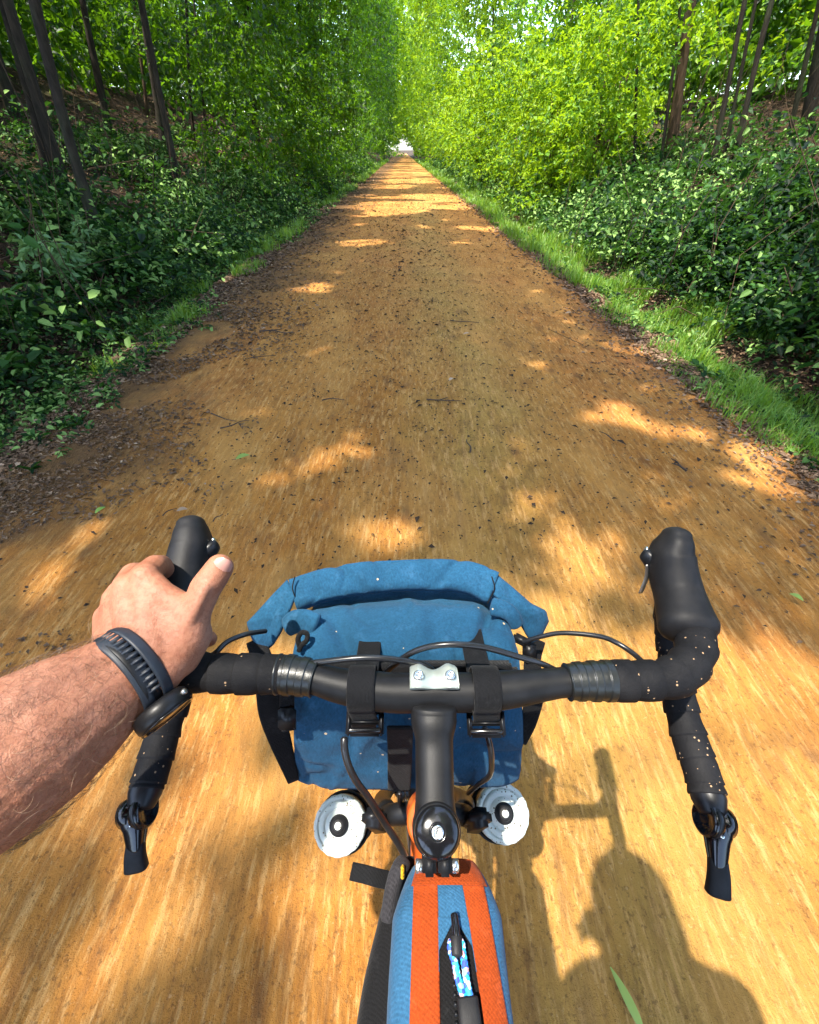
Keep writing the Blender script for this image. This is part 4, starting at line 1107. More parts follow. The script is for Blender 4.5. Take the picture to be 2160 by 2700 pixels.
# spacers, head tube, frame
q = stc - AX * 0.0225
for k in range(3):
    obj('headset_spacer', lathe([(0.0140, -0.0088), (0.0160, -0.0085), (0.0164, -0.006), (0.0164, -0.002), (0.0160, 0.0)], q - AX * 0.0092 * k, AX, 32), MAT['gloss'], bike)
ht = q - AX * 0.030
frame = empty('frame', (BX, -0.25, 0.3)); frame.parent = bike; frame.location = (0, 0, 0.3)
obj('head_tube', lathe([(0.0195, 0.0), (0.0215, -0.004), (0.0200, -0.012), (0.0195, -0.06), (0.0205, -0.110), (0.0225, -0.120), (0.0200, -0.125)], ht, AX, 32), MAT['orange_paint'], frame)
hb = ht - AX * 0.125
def tube(a, b, r, name, mat='orange_paint', par=None, seg=18): return obj(name, sweep(spline([a, b], 10), r, seg=seg), MAT[mat], par or frame)
seat = Vector((BX, -0.62, 0.80)); bbk = Vector((BX, -0.43, 0.29)); rear = Vector((BX, -0.85, 0.35))
tube(ht - AX * 0.025, seat, 0.0150, 'top_tube'); tube(ht - AX * 0.105, bbk, 0.0180, 'down_tube'); tube(seat + Vector((0, -0.015, 0.05)), bbk, 0.0150, 'seat_tube')
for sx in (-1, 1):
    o2 = Vector((sx * 0.06, 0, 0)); o1 = Vector((sx * 0.02, 0, 0))
    obj('seat_stay', sweep(spline([seat + o1, (seat + rear) / 2 + o2 * 0.8, rear + o2], 12), 0.008, seg=10), MAT['orange_paint'], frame)
    obj('chain_stay', sweep(spline([bbk + o1 * 1.5, (bbk + rear) / 2 + o2 * 0.8, rear + o2], 12), 0.009, seg=10), MAT['orange_paint'], frame)
tube(seat, Vector((BX, -0.655, 0.93)), 0.0135, 'seat_post', 'bar')
sdl = spline([(BX, -0.78, 0.955), (BX, -0.72, 0.965), (BX, -0.62, 0.955), (BX, -0.52, 0.95)], 16)
obj('saddle', round_tube(sdl, np.interp(np.linspace(0, 1, 16), [0, 0.25, 0.6, 1], [0.045, 0.07, 0.03, 0.018]), np.interp(np.linspace(0, 1, 16), [0, 1], [0.022, 0.016]), seg=18), MAT['rubber'], bike)
# fork
cr = hb - AX * 0.012
fork = obj('fork', round_tube(spline([cr + Vector((-0.046, 0.004, -0.030)), cr + Vector((-0.030, 0, -0.010)), cr + Vector((0, 0, -0.004)), cr + Vector((0.030, 0, -0.010)), cr + Vector((0.046, 0.004, -0.030))], 20), 0.0110, 0.0125, seg=18), MAT['bar'], bike)
axle = Vector((BX, cr.y + 0.155, 0.345))
for sx in (-1, 1):
    obj('fork_blade', sweep(spline([cr + Vector((sx * 0.044, 0.004, -0.026)), cr + Vector((sx * 0.058, 0.05, -0.14)), axle + Vector((sx * 0.058, -0.02, 0.06)), axle + Vector((sx * 0.055, 0, 0))], 18), np.linspace(0.0125, 0.0085, 18), seg=14), MAT['bar'], fork)
    obj('cage_bracket', rbox(cr + Vector((sx * 0.056, -0.006, -0.010)), 0.012, 0.009, 0.020, (Vector((0.95, 0, -0.3 * sx)), Vector((0, 1, 0)), Vector((0.3 * sx, 0, 0.95))), 0.3), MAT['plastic'], fork)
def wheel(c, name):
    w = empty(name, c); w.parent = bike; w.location = Vector(c) - Vector(bike.location)
    def ring(R, r1, r2, seg, mat, nm, prof=14):
        path = [Vector((c.x, c.y + R * math.cos(t), c.z + R * math.sin(t))) for t in np.linspace(0, 2 * math.pi, 72)]
        obj(nm, sweep(path, r1, r2, seg=prof, up=(0, 1, 0), caps=False), MAT[mat], w)
    ring(0.322, 0.021, 0.021, 72, 'rubber', 'tyre'); ring(0.300, 0.013, 0.009, 72, 'plastic', 'rim')
    obj('hub', lathe([(0.010, -0.05), (0.022, -0.035), (0.016, -0.03), (0.016, 0.03), (0.022, 0.035), (0.010, 0.05)], c, (1, 0, 0), 18), MAT['plastic'], w)
    parts = []
    for k in range(28):
        t = 2 * math.pi * k / 28; t2 = t + (0.35 if k % 4 < 2 else -0.35); sx = 0.03 if k % 2 else -0.03
        parts.append(sweep([c + Vector((sx, 0.02 * math.cos(t2), 0.02 * math.sin(t2))), c + Vector((0, 0.295 * math.cos(t), 0.295 * math.sin(t)))], 0.001, seg=4))
    tag(obj('spokes', merge(*parts), MAT['steel'], w), kind='stuff')
wheel(axle, 'front_wheel'); wheel(rear, 'rear_wheel')
obj('crank', merge(lathe([(0.09, -0.002), (0.092, 0), (0.09, 0.002)], bbk + Vector((0.045, 0, 0)), (1, 0, 0), 40), round_tube([bbk + Vector((0.07, 0, 0)), bbk + Vector((0.075, 0.165, -0.03))], 0.011, 0.007, seg=10), round_tube([bbk + Vector((-0.07, 0, 0)), bbk + Vector((-0.075, -0.165, 0.03))], 0.011, 0.007, seg=10)), MAT['bar'], bike)
for sx, dy, dz in ((1, 0.165, -0.03), (-1, -0.165, 0.03)):
    obj('pedal', rbox(bbk + Vector((sx * 0.125, dy, dz)), 0.045, 0.045, 0.009), MAT['plastic'], bike)

# --- cables
def cable(pts, r=0.0024, name='cable'): return obj(name, round_tube(spline(pts, 46), r, seg=10), MAT['cable'], bike)
cable([at_d(*Z2(360, 580), .372), at_d(*Z2(480, 566), .365), at_d(*Z2(700, 545), .362), at_d(*Z2(900, 562), .366), at_d(*Z2(1010, 590), .374), at_d(*Z2(1090, 660), .40)], 0.0026)
cable([at_d(*Z2(770, 650), .40), at_d(*Z2(850, 575), .382), at_d(*Z2(930, 520), .372), at_d(*Z2(1030, 487), .365), at_d(*Z2(1150, 478), .362), at_d(*Z2(1300, 493), .364), at_d(*Z2(1480, 543), .368), at_d(*Z2(1600, 580), .372), at_d(*Z2(1720, 640), .385)], 0.0026)
cable([at_d(*Z2(1480, 470), .455), at_d(*Z2(1590, 437), .44), at_d(*Z2(1700, 420), .43), at_d(*Z3(60, 643), .415), at_d(*Z3(150, 677), .402), at_d(*Z3(230, 728), .395), at_d(*Z3(300, 790), .395)], 0.0024)
cable([at_d(540, 1735, .41), at_d(568, 1722, .41), at_d(600, 1692, .42), at_d(650, 1672, .435), at_d(700, 1664, .46)], 0.0026)
cable([at_d(*Z2(590, 955), .375), at_d(*Z2(592, 1010), .372), at_d(*Z2(612, 1090), .372), at_d(*Z2(655, 1175), .376), at_d(*Z2(715, 1255), .385), at_d(*Z2(790, 1375), .395), at_d(*Z2(860, 1480), .40), at_d(*Z2(905, 1570), .405), at_d(*Z2(950, 1680), .42)], 0.0032)
cable([at_d(*Z2(1300, 900), .385), at_d(*Z2(1325, 980), .385), at_d(*Z2(1335, 1060), .39), at_d(*Z2(1325, 1140), .42), at_d(*Z2(1270, 1185), .47), at_d(*Z2(1215, 1230), .52)], 0.0026)
cable([at_d(*Z2(870, 1230), .47), at_d(*Z2(872, 1300), .48), at_d(*Z2(880, 1390), .50)], 0.0022)

# ================================================================== water bottles in fork cages
def bottle(px, py, d, label):
    c = at_d(px, py, d)
    root = empty('water_bottle', c - AX * 0.19, label, 'bottle', 'bottles on the fork')
    R = 0.0352
    obj('bottle_body', lathe([(0.020, -0.192), (0.032, -0.188), (0.035, -0.18), (0.035, -0.09), (0.0325, -0.082), (0.0325, -0.072), (0.035, -0.064), (0.035, -0.030), (0.0325, -0.020), (0.031, -0.016)], c, AX, 36), MAT['plastic'], root)
    cap = obj('bottle_cap', lathe([(0.0318, -0.020), (R, -0.019), (R, -0.004), (R * 0.985, -0.0015), (R * 0.93, 0.0), (R * 0.84, 0.0004), (R * 0.83, -0.0008), (R * 0.80, -0.0008), (R * 0.79, 0.0008), (R * 0.58, 0.0022), (R * 0.57, 0.0012), (R * 0.52, 0.0012), (R * 0.51, 0.0026), (R * 0.30, 0.0034)], c, AX, 72,
                             mod=lambda i, t: 1 + (0.016 * (math.cos(t * 16) > 0.1) if 1 <= i <= 3 else 0)), MAT['cap'], root)
    noz = obj('nozzle', lathe([(0.0128, 0.002), (0.0130, 0.005), (0.0120, 0.0065), (0.0100, 0.0068), (0.0092, 0.010), (0.0078, 0.0125), (0.0055, 0.0132)], c, AX, 28), MAT['rubber'], cap)
    obj('valve', lathe([(0.0046, 0.0125), (0.0046, 0.0142), (0.0040, 0.0148)], c, AX, 20), MAT['cap'], noz)
    # cage on the fork blade (a part of the bicycle)
    sgn = -1 if c.x < BX else 1
    inner = Vector((-sgn, 0, 0))
    parts = []
    for hh in (-0.05, -0.14):
        ring = [c + AX * hh + Vector((math.cos(t) * 0.0375, 0, 0)) + Vector((0, 0.951, 0.309)) * math.sin(t) * 0.0375 for t in np.linspace(0, 2 * math.pi, 30)]
        parts.append(sweep(ring, 0.0025, seg=6, caps=False))
    b = c + inner * 0.0385
    parts.append(sweep([b - AX * 0.02, b - AX * 0.18], 0.004, seg=8))
    parts.append(sweep([b - AX * 0.10, Vector((BX + sgn * 0.055, b.y + 0.045, b.z - 0.12))], 0.005, seg=8))
    obj('bottle_cage', merge(*parts), MAT['bar'], bike)
bottle(895, 2176, 0.586, 'water bottle with dirty white cap on the left fork leg')
bottle(1328, 2144, 0.586, 'water bottle with cleaner white cap on the right fork leg')

# ================================================================== handlebar bag
HX = -0.003
hbag = empty('handlebar_bag', (HX, 0.24, 0.74), 'blue fabric roll-top bag strapped to the handlebar', 'bag')
prof = [(0.172, 0.782, .134), (0.186, 0.850, .127), (0.203, 0.915, .121), (0.222, 0.955, .118), (0.245, 0.973, .116), (0.285, 0.970, .113), (0.318, 0.948, .112), (0.360, 0.936, .115), (0.392, 0.915, .120),
        (0.402, 0.850, .128), (0.385, 0.780, .132), (0.335, 0.745, .134), (0.262, 0.742, .135), (0.200, 0.755, .135)]
def bag_body():
    pr = np.array(prof + [prof[0]])
    P = spline(pr, 161)[:-1]
    n = len(P); m = 97
    cen = P[:, :2].mean(0)
    V, F = [], []
    for j in range(m):
        s = -1 + 2 * j / (m - 1)
        s = math.sin(s * math.pi / 2) if False else s
        sh = 1 - 0.10 * abs(s) ** 8 - (0.05 if j in (0, m - 1) else 0)
        for i in range(n):
            y, h, w = P[i]
            x = HX - 0.002 * math.sin(h * 20) + s * w * (1.0)
            yy = cen[0] + (y - cen[0]) * sh; hh = cen[1] + (h - cen[1]) * sh
            # soft folds and sagging
            d = Vector((0, y - cen[0], h - cen[1])).normalized()
            wr = 0.0045 * (fbm(x * 9 + 3, (y + h) * 7, 3.0, 3) - 0.5) * 2 + 0.003 * math.sin(x * 46 + h * 60) * math.exp(-((h - 0.83) / 0.06) ** 2)
            diag = 0.0035 * math.exp(-(((x + 0.085) - (h - 0.80) * 0.55) / 0.009) ** 2) + 0.003 * math.exp(-(((x - 0.08) + (h - 0.9) * 0.9) / 0.010) ** 2)
            crease = -0.011 * math.exp(-((x - 0.075 - (y - 0.25) * 0.35) / 0.008) ** 2) * math.exp(-((y - 0.27) / 0.05) ** 2)
            crease += -0.010 * math.exp(-((x + 0.068 + (y - 0.25) * 0.5) / 0.010) ** 2) * math.exp(-((y - 0.25) / 0.04) ** 2)
            rg = 1 - abs(2 * float(fbm(x * 8 + 11, (y - h) * 9 + 4, 2.2, 2)) - 1) * 7
            k = float(wr) * 0.6 + diag + crease - 0.0035 * max(0.0, rg) ** 1.5
            V.append((x, yy + d.y * k, hh + d.z * k))
    for j in range(m - 1):
        for i in range(n):
            a, b = j * n + i, j * n + (i + 1) % n
            F.append((a, b, b + n, a + n))
    F.append(tuple(range(n))); F.append(tuple(reversed([(m - 1) * n + i for i in range(n)])))
    return V, F
hb_ = obj('bag_body', bag_body(), MAT['blue'], hbag)
# the rolled closure
def roll():
    C = [(774, 1556, .478, .0185, .012), (850, 1532, .484, .0185, .013), (965, 1512, .488, .0180, .013), (1122, 1504, .490, .0178, .013), (1230, 1510, .488, .0185, .013), (1300, 1538, .482, .0185, .012)]
    P = spline([[*at_d(a, b + 12, d), w, q] for a, b, d, w, q in C], 110)
    V, F = sweep(P[:, :3], P[:, 3], P[:, 4], seg=40, up=(0, -0.5, 0.8), power=3.2)
    out = []
    for p in V:
        p = np.array(p); k = (float(fbm(p[0] * 10, p[1] * 26 + p[2] * 26, 4.0, 3)) - 0.5) * 0.003
        k -= 0.003 * max(0.0, 1 - abs(2 * float(fbm(p[0] * 7 + 2, p[1] * 16 - p[2] * 16, 2.4, 2)) - 1) * 7) ** 1.5
        k += -0.004 * math.exp(-((p[0] - 0.068 - (p[1] - 0.35) * 0.9) / 0.006) ** 2) - 0.004 * math.exp(-((p[0] + 0.105 + (p[1] - 0.35) * 1.2) / 0.006) ** 2)
        out.append(p + np.array([0, -0.3, 0.95]) * k)
    return out, F
rt = obj('roll_top', roll(), MAT['blue'], hbag)
def wing(C, name='roll_end'):
    P = spline([[*at_d(a, b, d), w, q] for a, b, d, w, q in C], 30)
    V, F = round_tube(P[:, :3], P[:, 3], P[:, 4], seg=26, up=tuple((CAM - Vector(P[10, :3])).normalized()), power=2.8, cap=0.3)
    out = []
    for p in V:
        p = np.array(p); k = (float(fbm(p[0] * 14, p[1] * 22 + p[2] * 22, 4.0, 3)) - 0.5) * 0.010
        out.append(p + np.array([0, -0.4, 0.9]) * k)
    return obj(name, (out, F), MAT['blue'], rt)
def pillow(outline, puff, name, mat, par, seed=0):
    """soft two-sided panel from an outline of 3-D points"""
    O = spline(list(outline) + [outline[0]], 61)[:-1]
    O = np.array(O); c = O.mean(0); nrm = np.array((CAM - Vector(c)).normalized())
    V = []; F = []; K = 9; n = len(O)
    rings = [(0.0, 1)] + [(t, 1) for t in np.linspace(0.12, 0.92, K)]
    for side in (1, -1):
        for t in np.linspace(0, 0.94, K):
            for k in range(n):
                p = O[k] * (1 - t) + c * t
                w = (float(fbm(p[0] * 16 + seed, p[1] * 22 + p[2] * 22, 4.0, 3)) - 0.5) * 0.003 * min(1, t * 4) - 0.003 * min(1, t * 5) * max(0.0, 1 - abs(2 * float(fbm(p[0] * 9 + seed, (p[1] - p[2]) * 12, 2.4, 2)) - 1) * 7) ** 1.5
                V.append(p + nrm * (side * (0.0012 + puff * math.sqrt(1 - (1 - t) ** 2)) + w))
    for s_ in (0, 1):
        for r_ in range(K - 1):
            for k in range(n):
                a = s_ * K * n + r_ * n + k; b = s_ * K * n + r_ * n + (k + 1) % n
                F.append((a, b, b + n, a + n) if s_ == 0 else (a, a + n, b + n, b))
        F.append(tuple(s_ * K * n + (K - 1) * n + k for k in range(n)))
    for k in range(n):
        a, b = k, (k + 1) % n; F.append((a, a + K * n, b + K * n, b))
    return obj(name, (V, F), MAT[mat], par)
def dense(pts, m=5):
    out = []
    for a, b in zip(pts, pts[1:] + pts[:1]):
        for t in np.linspace(0, 1, m, endpoint=False): out.append(tuple(np.array(a) * (1 - t) + np.array(b) * t))
    return out
LWING = [(757, 1528, .484), (720, 1566, .482), (682, 1608, .480), (650, 1642, .480), (658, 1672, .482), (672, 1702, .484), (698, 1720, .486), (722, 1700, .480), (742, 1668, .474), (768, 1606, .468), (782, 1570, .470)]
RWING = [(1308, 1512, .484), (1352, 1548, .482), (1400, 1590, .480), (1440, 1610, .480), (1448, 1638, .481), (1432, 1672, .483), (1408, 1702, .486), (1388, 1676, .480), (1368, 1640, .474), (1330, 1600, .468), (1300, 1566, .468)]
for W_, sd in ((LWING, 0), (RWING, 5)):
    pillow([at_d(*p) for p in dense(W_, 4)], 0.009, 'roll_end', 'blue', rt, sd)
for x0, x1 in ((775, 768), (1300, 1308)):
    a = [at_d(x0 + (3 if x0 < 1000 else -3), 1520, .470), at_d((x0 + x1) / 2, 1552, .466), at_d(x1 + (18 if x0 < 1000 else -22), 1592, .470)]
    obj('seam_piping', sweep(spline(a, 14), 0.0007, seg=6), MAT['web'], rt)
# folded corner gusset and small end flap on the left
obj('gusset_fold', round_tube(spline([at_d(758, 1652, .462), at_d(778, 1640, .455), at_d(806, 1640, .45), at_d(830, 1652, .447)], 14), np.linspace(.011, .015, 14), np.linspace(.005, .007, 14), seg=18, up=(0, -0.6, 0.8)), MAT['blue'], hb_)
obj('gusset_fold', round_tube(spline([at_d(1300, 1600, .458), at_d(1330, 1608, .455), at_d(1352, 1625, .455), at_d(1362, 1648, .458)], 14), np.linspace(.010, .008, 14), .005, seg=18, up=(0, -0.6, 0.8)), MAT['blue'], hb_)
# zip pull cord
obj('pull_cord', round_tube(spline([at_d(790, 1706, .425), at_d(786, 1684, .424), at_d(796, 1668, .424), at_d(810, 1672, .424), at_d(808, 1690, .424), at_d(796, 1700, .424), at_d(788, 1716, .424)], 30), 0.0026, seg=8), MAT['web'], hb_)
# webbing
def ribbon(pts, hw, th=0.0012, up=(1, 0, 0), n=60, name='strap', par=None, mat='web'):
    return obj(name, sweep(spline(pts, n), th, hw, seg=12, up=up, power=5.0), MAT[mat], par or hbag, True)
for x, xb in ((at_d(950, 1800, .345).x, at_d(955, 1800, .345).x), (at_d(1284, 1800, .352).x, at_d(1290, 1800, .352).x)):
    cy, ch = clampc.y + (0.003 if x < 0 else 0.002), clampc.z + 0.001
    R = 0.0182
    arc = [(x, cy + R * math.cos(a), ch + R * math.sin(a)) for a in np.radians(np.linspace(-35, 200, 14))]
    pts = [(x, 0.262, 0.968), (x, 0.232, 0.976)] + arc + [(xb, cy - 0.0165, ch - 0.020), (xb, cy - 0.013, ch - 0.032)]
    st = ribbon(pts, 0.0113, 0.0011, n=90)
    bc = Vector((xb, cy - 0.0165, ch - 0.026))
    fa = (CAM - bc).normalized(); sa = Vector((1, 0, 0)); ua = fa.cross(sa).normalized(); sa = ua.cross(fa)
    bk_ = obj('buckle', merge(rbox(bc + sa * 0.0138 + fa * 0.002, 0.0022, 0.0105, 0.0032, (sa, ua, fa), 0.3), rbox(bc - sa * 0.0138 + fa * 0.002, 0.0022, 0.0105, 0.0032, (sa, ua, fa), 0.3),
                              rbox(bc - ua * 0.0080 + fa * 0.003, 0.0138, 0.0030, 0.0030, (sa, ua, fa), 0.3), rbox(bc + ua * 0.0080 + fa * 0.002, 0.0138, 0.0022, 0.0026, (sa, ua, fa), 0.3), rbox(bc + fa * 0.001, 0.0138, 0.0022, 0.0026, (sa, ua, fa), 0.3)), MAT['plastic'], st)
    obj('buckle_bar', round_tube([bc - sa * 0.0125 - ua * 0.0062 + fa * 0.0062, bc + sa * 0.0125 - ua * 0.0062 + fa * 0.0062], 0.0022, seg=10), MAT['gloss'], bk_)
    if x < 0:
        ribbon([(xb, cy - 0.015, ch - 0.030), (xb - 0.004, cy - 0.012, ch - 0.046), (xb - 0.008, cy - 0.004, ch - 0.062)], 0.0113, 0.0012, n=24, name='strap_tail', par=st)
cb = [at_h(*Z2(872, 880), 0.925), at_h(*Z2(872, 1000), 0.885), at_h(*Z2(870, 1110), 0.845), at_h(*Z2(868, 1215), 0.800)]
cb = [Vector((p.x, min(p.y, 0.182), p.z)) for p in cb]
obj('centre_strap', sweep(spline(cb, 30), 0.0014, 0.0128, seg=12, up=(1, 0, 0), power=5.0), MAT['web'], hbag)
# side webbing down the bag's ends, with ladder buckles
def side_web(C, w, name='side_strap'):
    P = spline([[*at_d(a, b, d), k] for a, b, d, k in C], 36)
    return obj(name, sweep(P[:, :3], P[:, 3] * w, 0.0014, seg=12, up=tuple((CAM - Vector(P[15, :3])).normalized()), power=5.0), MAT['web'], hbag)
sw = side_web([(672, 1688, .484, .9), (690, 1735, .47, 1), (706, 1810, .455, 1.15), (716, 1880, .462, 1.2), (738, 1950, .478, 1.1), (774, 2060, .492, .6)], 0.0108)
sw2 = side_web([(758, 1812, .42, 1), (757, 1870, .43, 1), (762, 1925, .44, 1)], 0.0072)
obj('ladder_buckle', rbox(at_d(757, 1895, .425), 0.0088, 0.0105, 0.003, (Vector((1, 0, 0)), Vector((0, .64, .77)), Vector((0, -.77, .64))), 0.3), MAT['plastic'], sw2)
sw3 = side_web([(1424, 1690, .484, .7), (1404, 1745, .465, 1.0), (1410, 1820, .46, 1.2), (1396, 1900, .47, 1.0), (1378, 1960, .48, .5)], 0.0088)
obj('side_buckle', merge(rbox(at_d(1378, 1690, .455), 0.0105, 0.005, 0.004, (Vector((.85, -.3, -.3)).normalized(), Vector((.3, .75, .4)).normalized(), Vector((0, -.5, .85))), 0.3),
                         rbox(at_d(1396, 1716, .455), 0.007, 0.009, 0.004, (Vector((1, 0, 0)), Vector((0, .64, .77)), Vector((0, -.77, .64))), 0.3)), MAT['plastic'], sw3)
# dark lining behind the bar (stiffener panel between bag and bar)
obj('mount_panel', rbox((HX + 0.012, 0.2165, 0.962), 0.095, 0.010, 0.014, None, 0.35), MAT['web'], hbag)

# ================================================================== top tube bag
tb = empty('top_tube_bag', (0.03, -0.03, 0.84), 'orange and blue zipped bag on the top tube behind the stem', 'bag')
def tbs(y, x, lift=0.0):
    """top surface of the bag: height at (x, y)"""
    t = np.clip((0.082 - y) / 0.035, 0, 1)
    hw = 0.0215 + 0.0140 * t ** 0.6 + 0.002 * np.clip((0.05 - y) / 0.1, 0, 1)
    cx = 0.0295 + 0.002 * np.clip((0.07 - y) / 0.1, 0, 1)
    e = np.clip(np.abs((x - cx) / hw), 0, 1)
    top = 0.936 + lift - 0.020 * (1 - t) ** 2
    return top - 0.030 * (1 - (1 - e ** 3.2) ** (1 / 2.4)), cx, hw
def tb_body():
    V, F = [], []
    ysl = list(np.r_[np.linspace(0.0835, 0.045, 14), np.linspace(0.03, -0.22, 22)])
    seg = 48
    for y in ysl:
        t = np.clip((0.0838 - y) / 0.035, 0, 1)
        hw = 0.0215 + 0.0185 * t ** 0.6 + 0.002 * np.clip((0.05 - y) / 0.1, 0, 1)
        cx = 0.0290 - 0.0022 * np.clip((0.07 - y) / 0.06, 0, 1)
        top = 0.935 - 0.020 * (1 - t) ** 2; bot = 0.845
        for k in range(seg):
            a = 2 * math.pi * k / seg
            c, s = math.cos(a), math.sin(a)
            x = cx + hw * 1.03 * math.copysign(abs(c) ** 0.62, c)
            z = (top + bot) / 2 + (top - bot) / 2 * math.copysign(abs(s) ** 0.5, s)
            V.append((x, y, z))
    n = len(ysl)
    for i in range(n - 1):
        for k in range(seg):
            a, b = i * seg + k, i * seg + (k + 1) % seg
            F.append((a, b, b + seg, a + seg))
    F.append(tuple(range(seg))); F.append(tuple(reversed([(n - 1) * seg + k for k in range(seg)])))
    return V, F
body = obj('bag_body', tb_body(), MAT['blue2'], tb)
BV = np.array([list(v.co) for v in body.data.vertices]).reshape(-1, 48, 3)
def tb_patch(xl, xr, y0, y1, lift, name, mat, nx_=14, ny_=40, par=None, thick=0.002, wav=0.0):
    """cloth strip lying on the bag between curves xl(y), xr(y)"""
    V, F = [], []
    for layer in (0, 1):
        for j in range(ny_):
            y = y0 + (y1 - y0) * j / (ny_ - 1)
            t = np.clip((0.0838 - y) / 0.035, 0, 1)
            hw = (0.0215 + 0.0185 * t ** 0.6 + 0.002 * np.clip((0.05 - y) / 0.1, 0, 1)) * 1.03
            cx = 0.0290 - 0.0022 * np.clip((0.07 - y) / 0.06, 0, 1)
            top = 0.935 - 0.020 * (1 - t) ** 2
            for i in range(nx_):
                x = xl(y) + (xr(y) - xl(y)) * i / (nx_ - 1)
                c = np.clip(abs(x - cx) / hw, 0, 0.995) ** (1 / 0.62)
                s = math.sqrt(max(0.0, 1 - c * c)) ** 0.5
                z = (top + 0.845) / 2 + (top - 0.845) / 2 * s
                z += lift if layer else lift - thick
                z += wav * math.sin(x * 900 + y * 200)
                V.append((x, y, z))
    k = nx_ * ny_
    for j in range(ny_ - 1):
        for i in range(nx_ - 1):
            a = j * nx_ + i
            F.append((k + a, k + a + nx_, k + a + nx_ + 1, k + a + 1)); F.append((a, a + 1, a + nx_ + 1, a + nx_))
    for j in range(ny_ - 1):
        for i in (0, nx_ - 1):
            a = j * nx_ + i; F.append((a, a + nx_, a + nx_ + k, a + k) if i == 0 else (a, a + k, a + k + nx_, a + nx_))
    for i in range(nx_ - 1):
        for j in (0, ny_ - 1):
            a = j * nx_ + i; F.append((a, a + 1, a + 1 + k, a + k))
    return obj(name, (V, F), MAT[mat], par or tb)
lerp = lambda a, b: (lambda y: a + (b - a) * (0.065 - y) / 0.065)
YB = -0.20
tb_patch(lerp(.0030, .0000), lerp(.0208, .0190), 0.066, YB, 0.0024, 'orange_stripe', 'orange')
tb_patch(lerp(.0392, .0462), lerp(.0555, .0622), 0.066, YB, 0.0024, 'orange_stripe', 'orange')
fe = tb_patch(lambda y: 0.0295 - (0.0215 + 0.0140 * min(1, max(0, (0.0838 - y) / 0.035)) ** 0.6) * 0.93 + 0.001, lambda y: 0.0295 + (0.0215 + 0.0140 * min(1, max(0, (0.0838 - y) / 0.035)) ** 0.6) * 0.93, 0.0825, 0.0645, 0.0036, 'front_panel', 'orange', 24, 16, thick=0.004)
tb_patch(lambda y: 0.004, lambda y: 0.0555, 0.0660, 0.0640, 0.0048, 'seam', 'orange', 24, 4, par=fe)
tb_patch(lerp(.0200, .0182), lerp(.0398, .0470), 0.064, YB, 0.0008, 'zip_tape', 'dark')
# blue gusset that opens in an upside-down V over the zip
def vl(y):
    k = max(0.0, (0.047 - y) / 0.027); return lerp(.0206, .0188)(y)
gl = lambda y: lerp(.0206, .0188)(y)
gr = lambda y: lerp(.0394, .0464)(y)
apex = lambda y: 0.0325 + (0.0 if y > 0.046 else 0)
tb_patch(gl, gr, 0.0655, 0.046, 0.0020, 'zip_gusset', 'blue2', 14, 12)
tb_patch(gl, lambda y: max(gl(y) + 0.0003, 0.0320 - (0.046 - y) * 0.75), 0.0462, 0.0200, 0.0026, 'zip_gusset', 'blue2', 8, 14)
tb_patch(lambda y: min(gr(y) - 0.0003, 0.0320 + (0.046 - y) * 0.75), gr, 0.0462, 0.0200, 0.0026, 'zip_gusset', 'blue2', 8, 14)
zc = lambda y: 0.0318 - 0.0 * y
# zip coil: two rows of small teeth
teeth = []
for k in range(58):
    y = 0.030 - k * 0.0040
    for s in (-1, 1):
        teeth.append(rbox((0.0300 + (0.03 - y) * 0.010 + s * 0.0011, y + (0.001 if s > 0 else 0), 0.9375), 0.0012, 0.0011, 0.0008))
tag(obj('zip_teeth', merge(*teeth), MAT['plastic'], tb), kind='stuff')
sl_ = obj('zip_slider', merge(rbox((0.0312, 0.0300, 0.9392), 0.0038, 0.0060, 0.0018, None, 0.3), rbox((0.0312, 0.031, 0.9415), 0.0016, 0.0040, 0.0016, None, 0.3)), MAT['plastic'], tb)
obj('pull_rod', round_tube([at_h(*Z4(980, 1020), 0.9440), at_h(*Z4(992, 1110), 0.9455), at_h(*Z4(998, 1185), 0.9455)], 0.0026, seg=14), MAT['gloss'], sl_)
kn = at_h(*Z4(995, 1215), 0.9450)
obj('pull_knot', round_tube([kn + Vector((0, 0.004, 0)), kn - Vector((0, 0.004, 0))], 0.0042, 0.0032, seg=14), MAT['rubber'], sl_)
for a in ([(985, 1205), (960, 1195), (958, 1240), (985, 1330), (1005, 1430), (1040, 1540)], [(1005, 1215), (1030, 1200), (1034, 1250), (1050, 1350), (1062, 1450), (1085, 1555)]):
    obj('pull_cord', round_tube(spline([at_h(*Z4(*p), 0.9440) for p in a], 40), 0.0023 + 0.00022 * np.sin(np.arange(40) * 1.9), seg=10), MAT['cord'], sl_)
e0, e1 = at_h(*Z4(1066, 1560), 0.9440), at_h(*Z4(1090, 1760), 0.9440)
obj('cord_end', round_tube([e0, e1], 0.0068, 0.0034, seg=16, power=3.5, cap=0.4), MAT['rubber'], sl_)
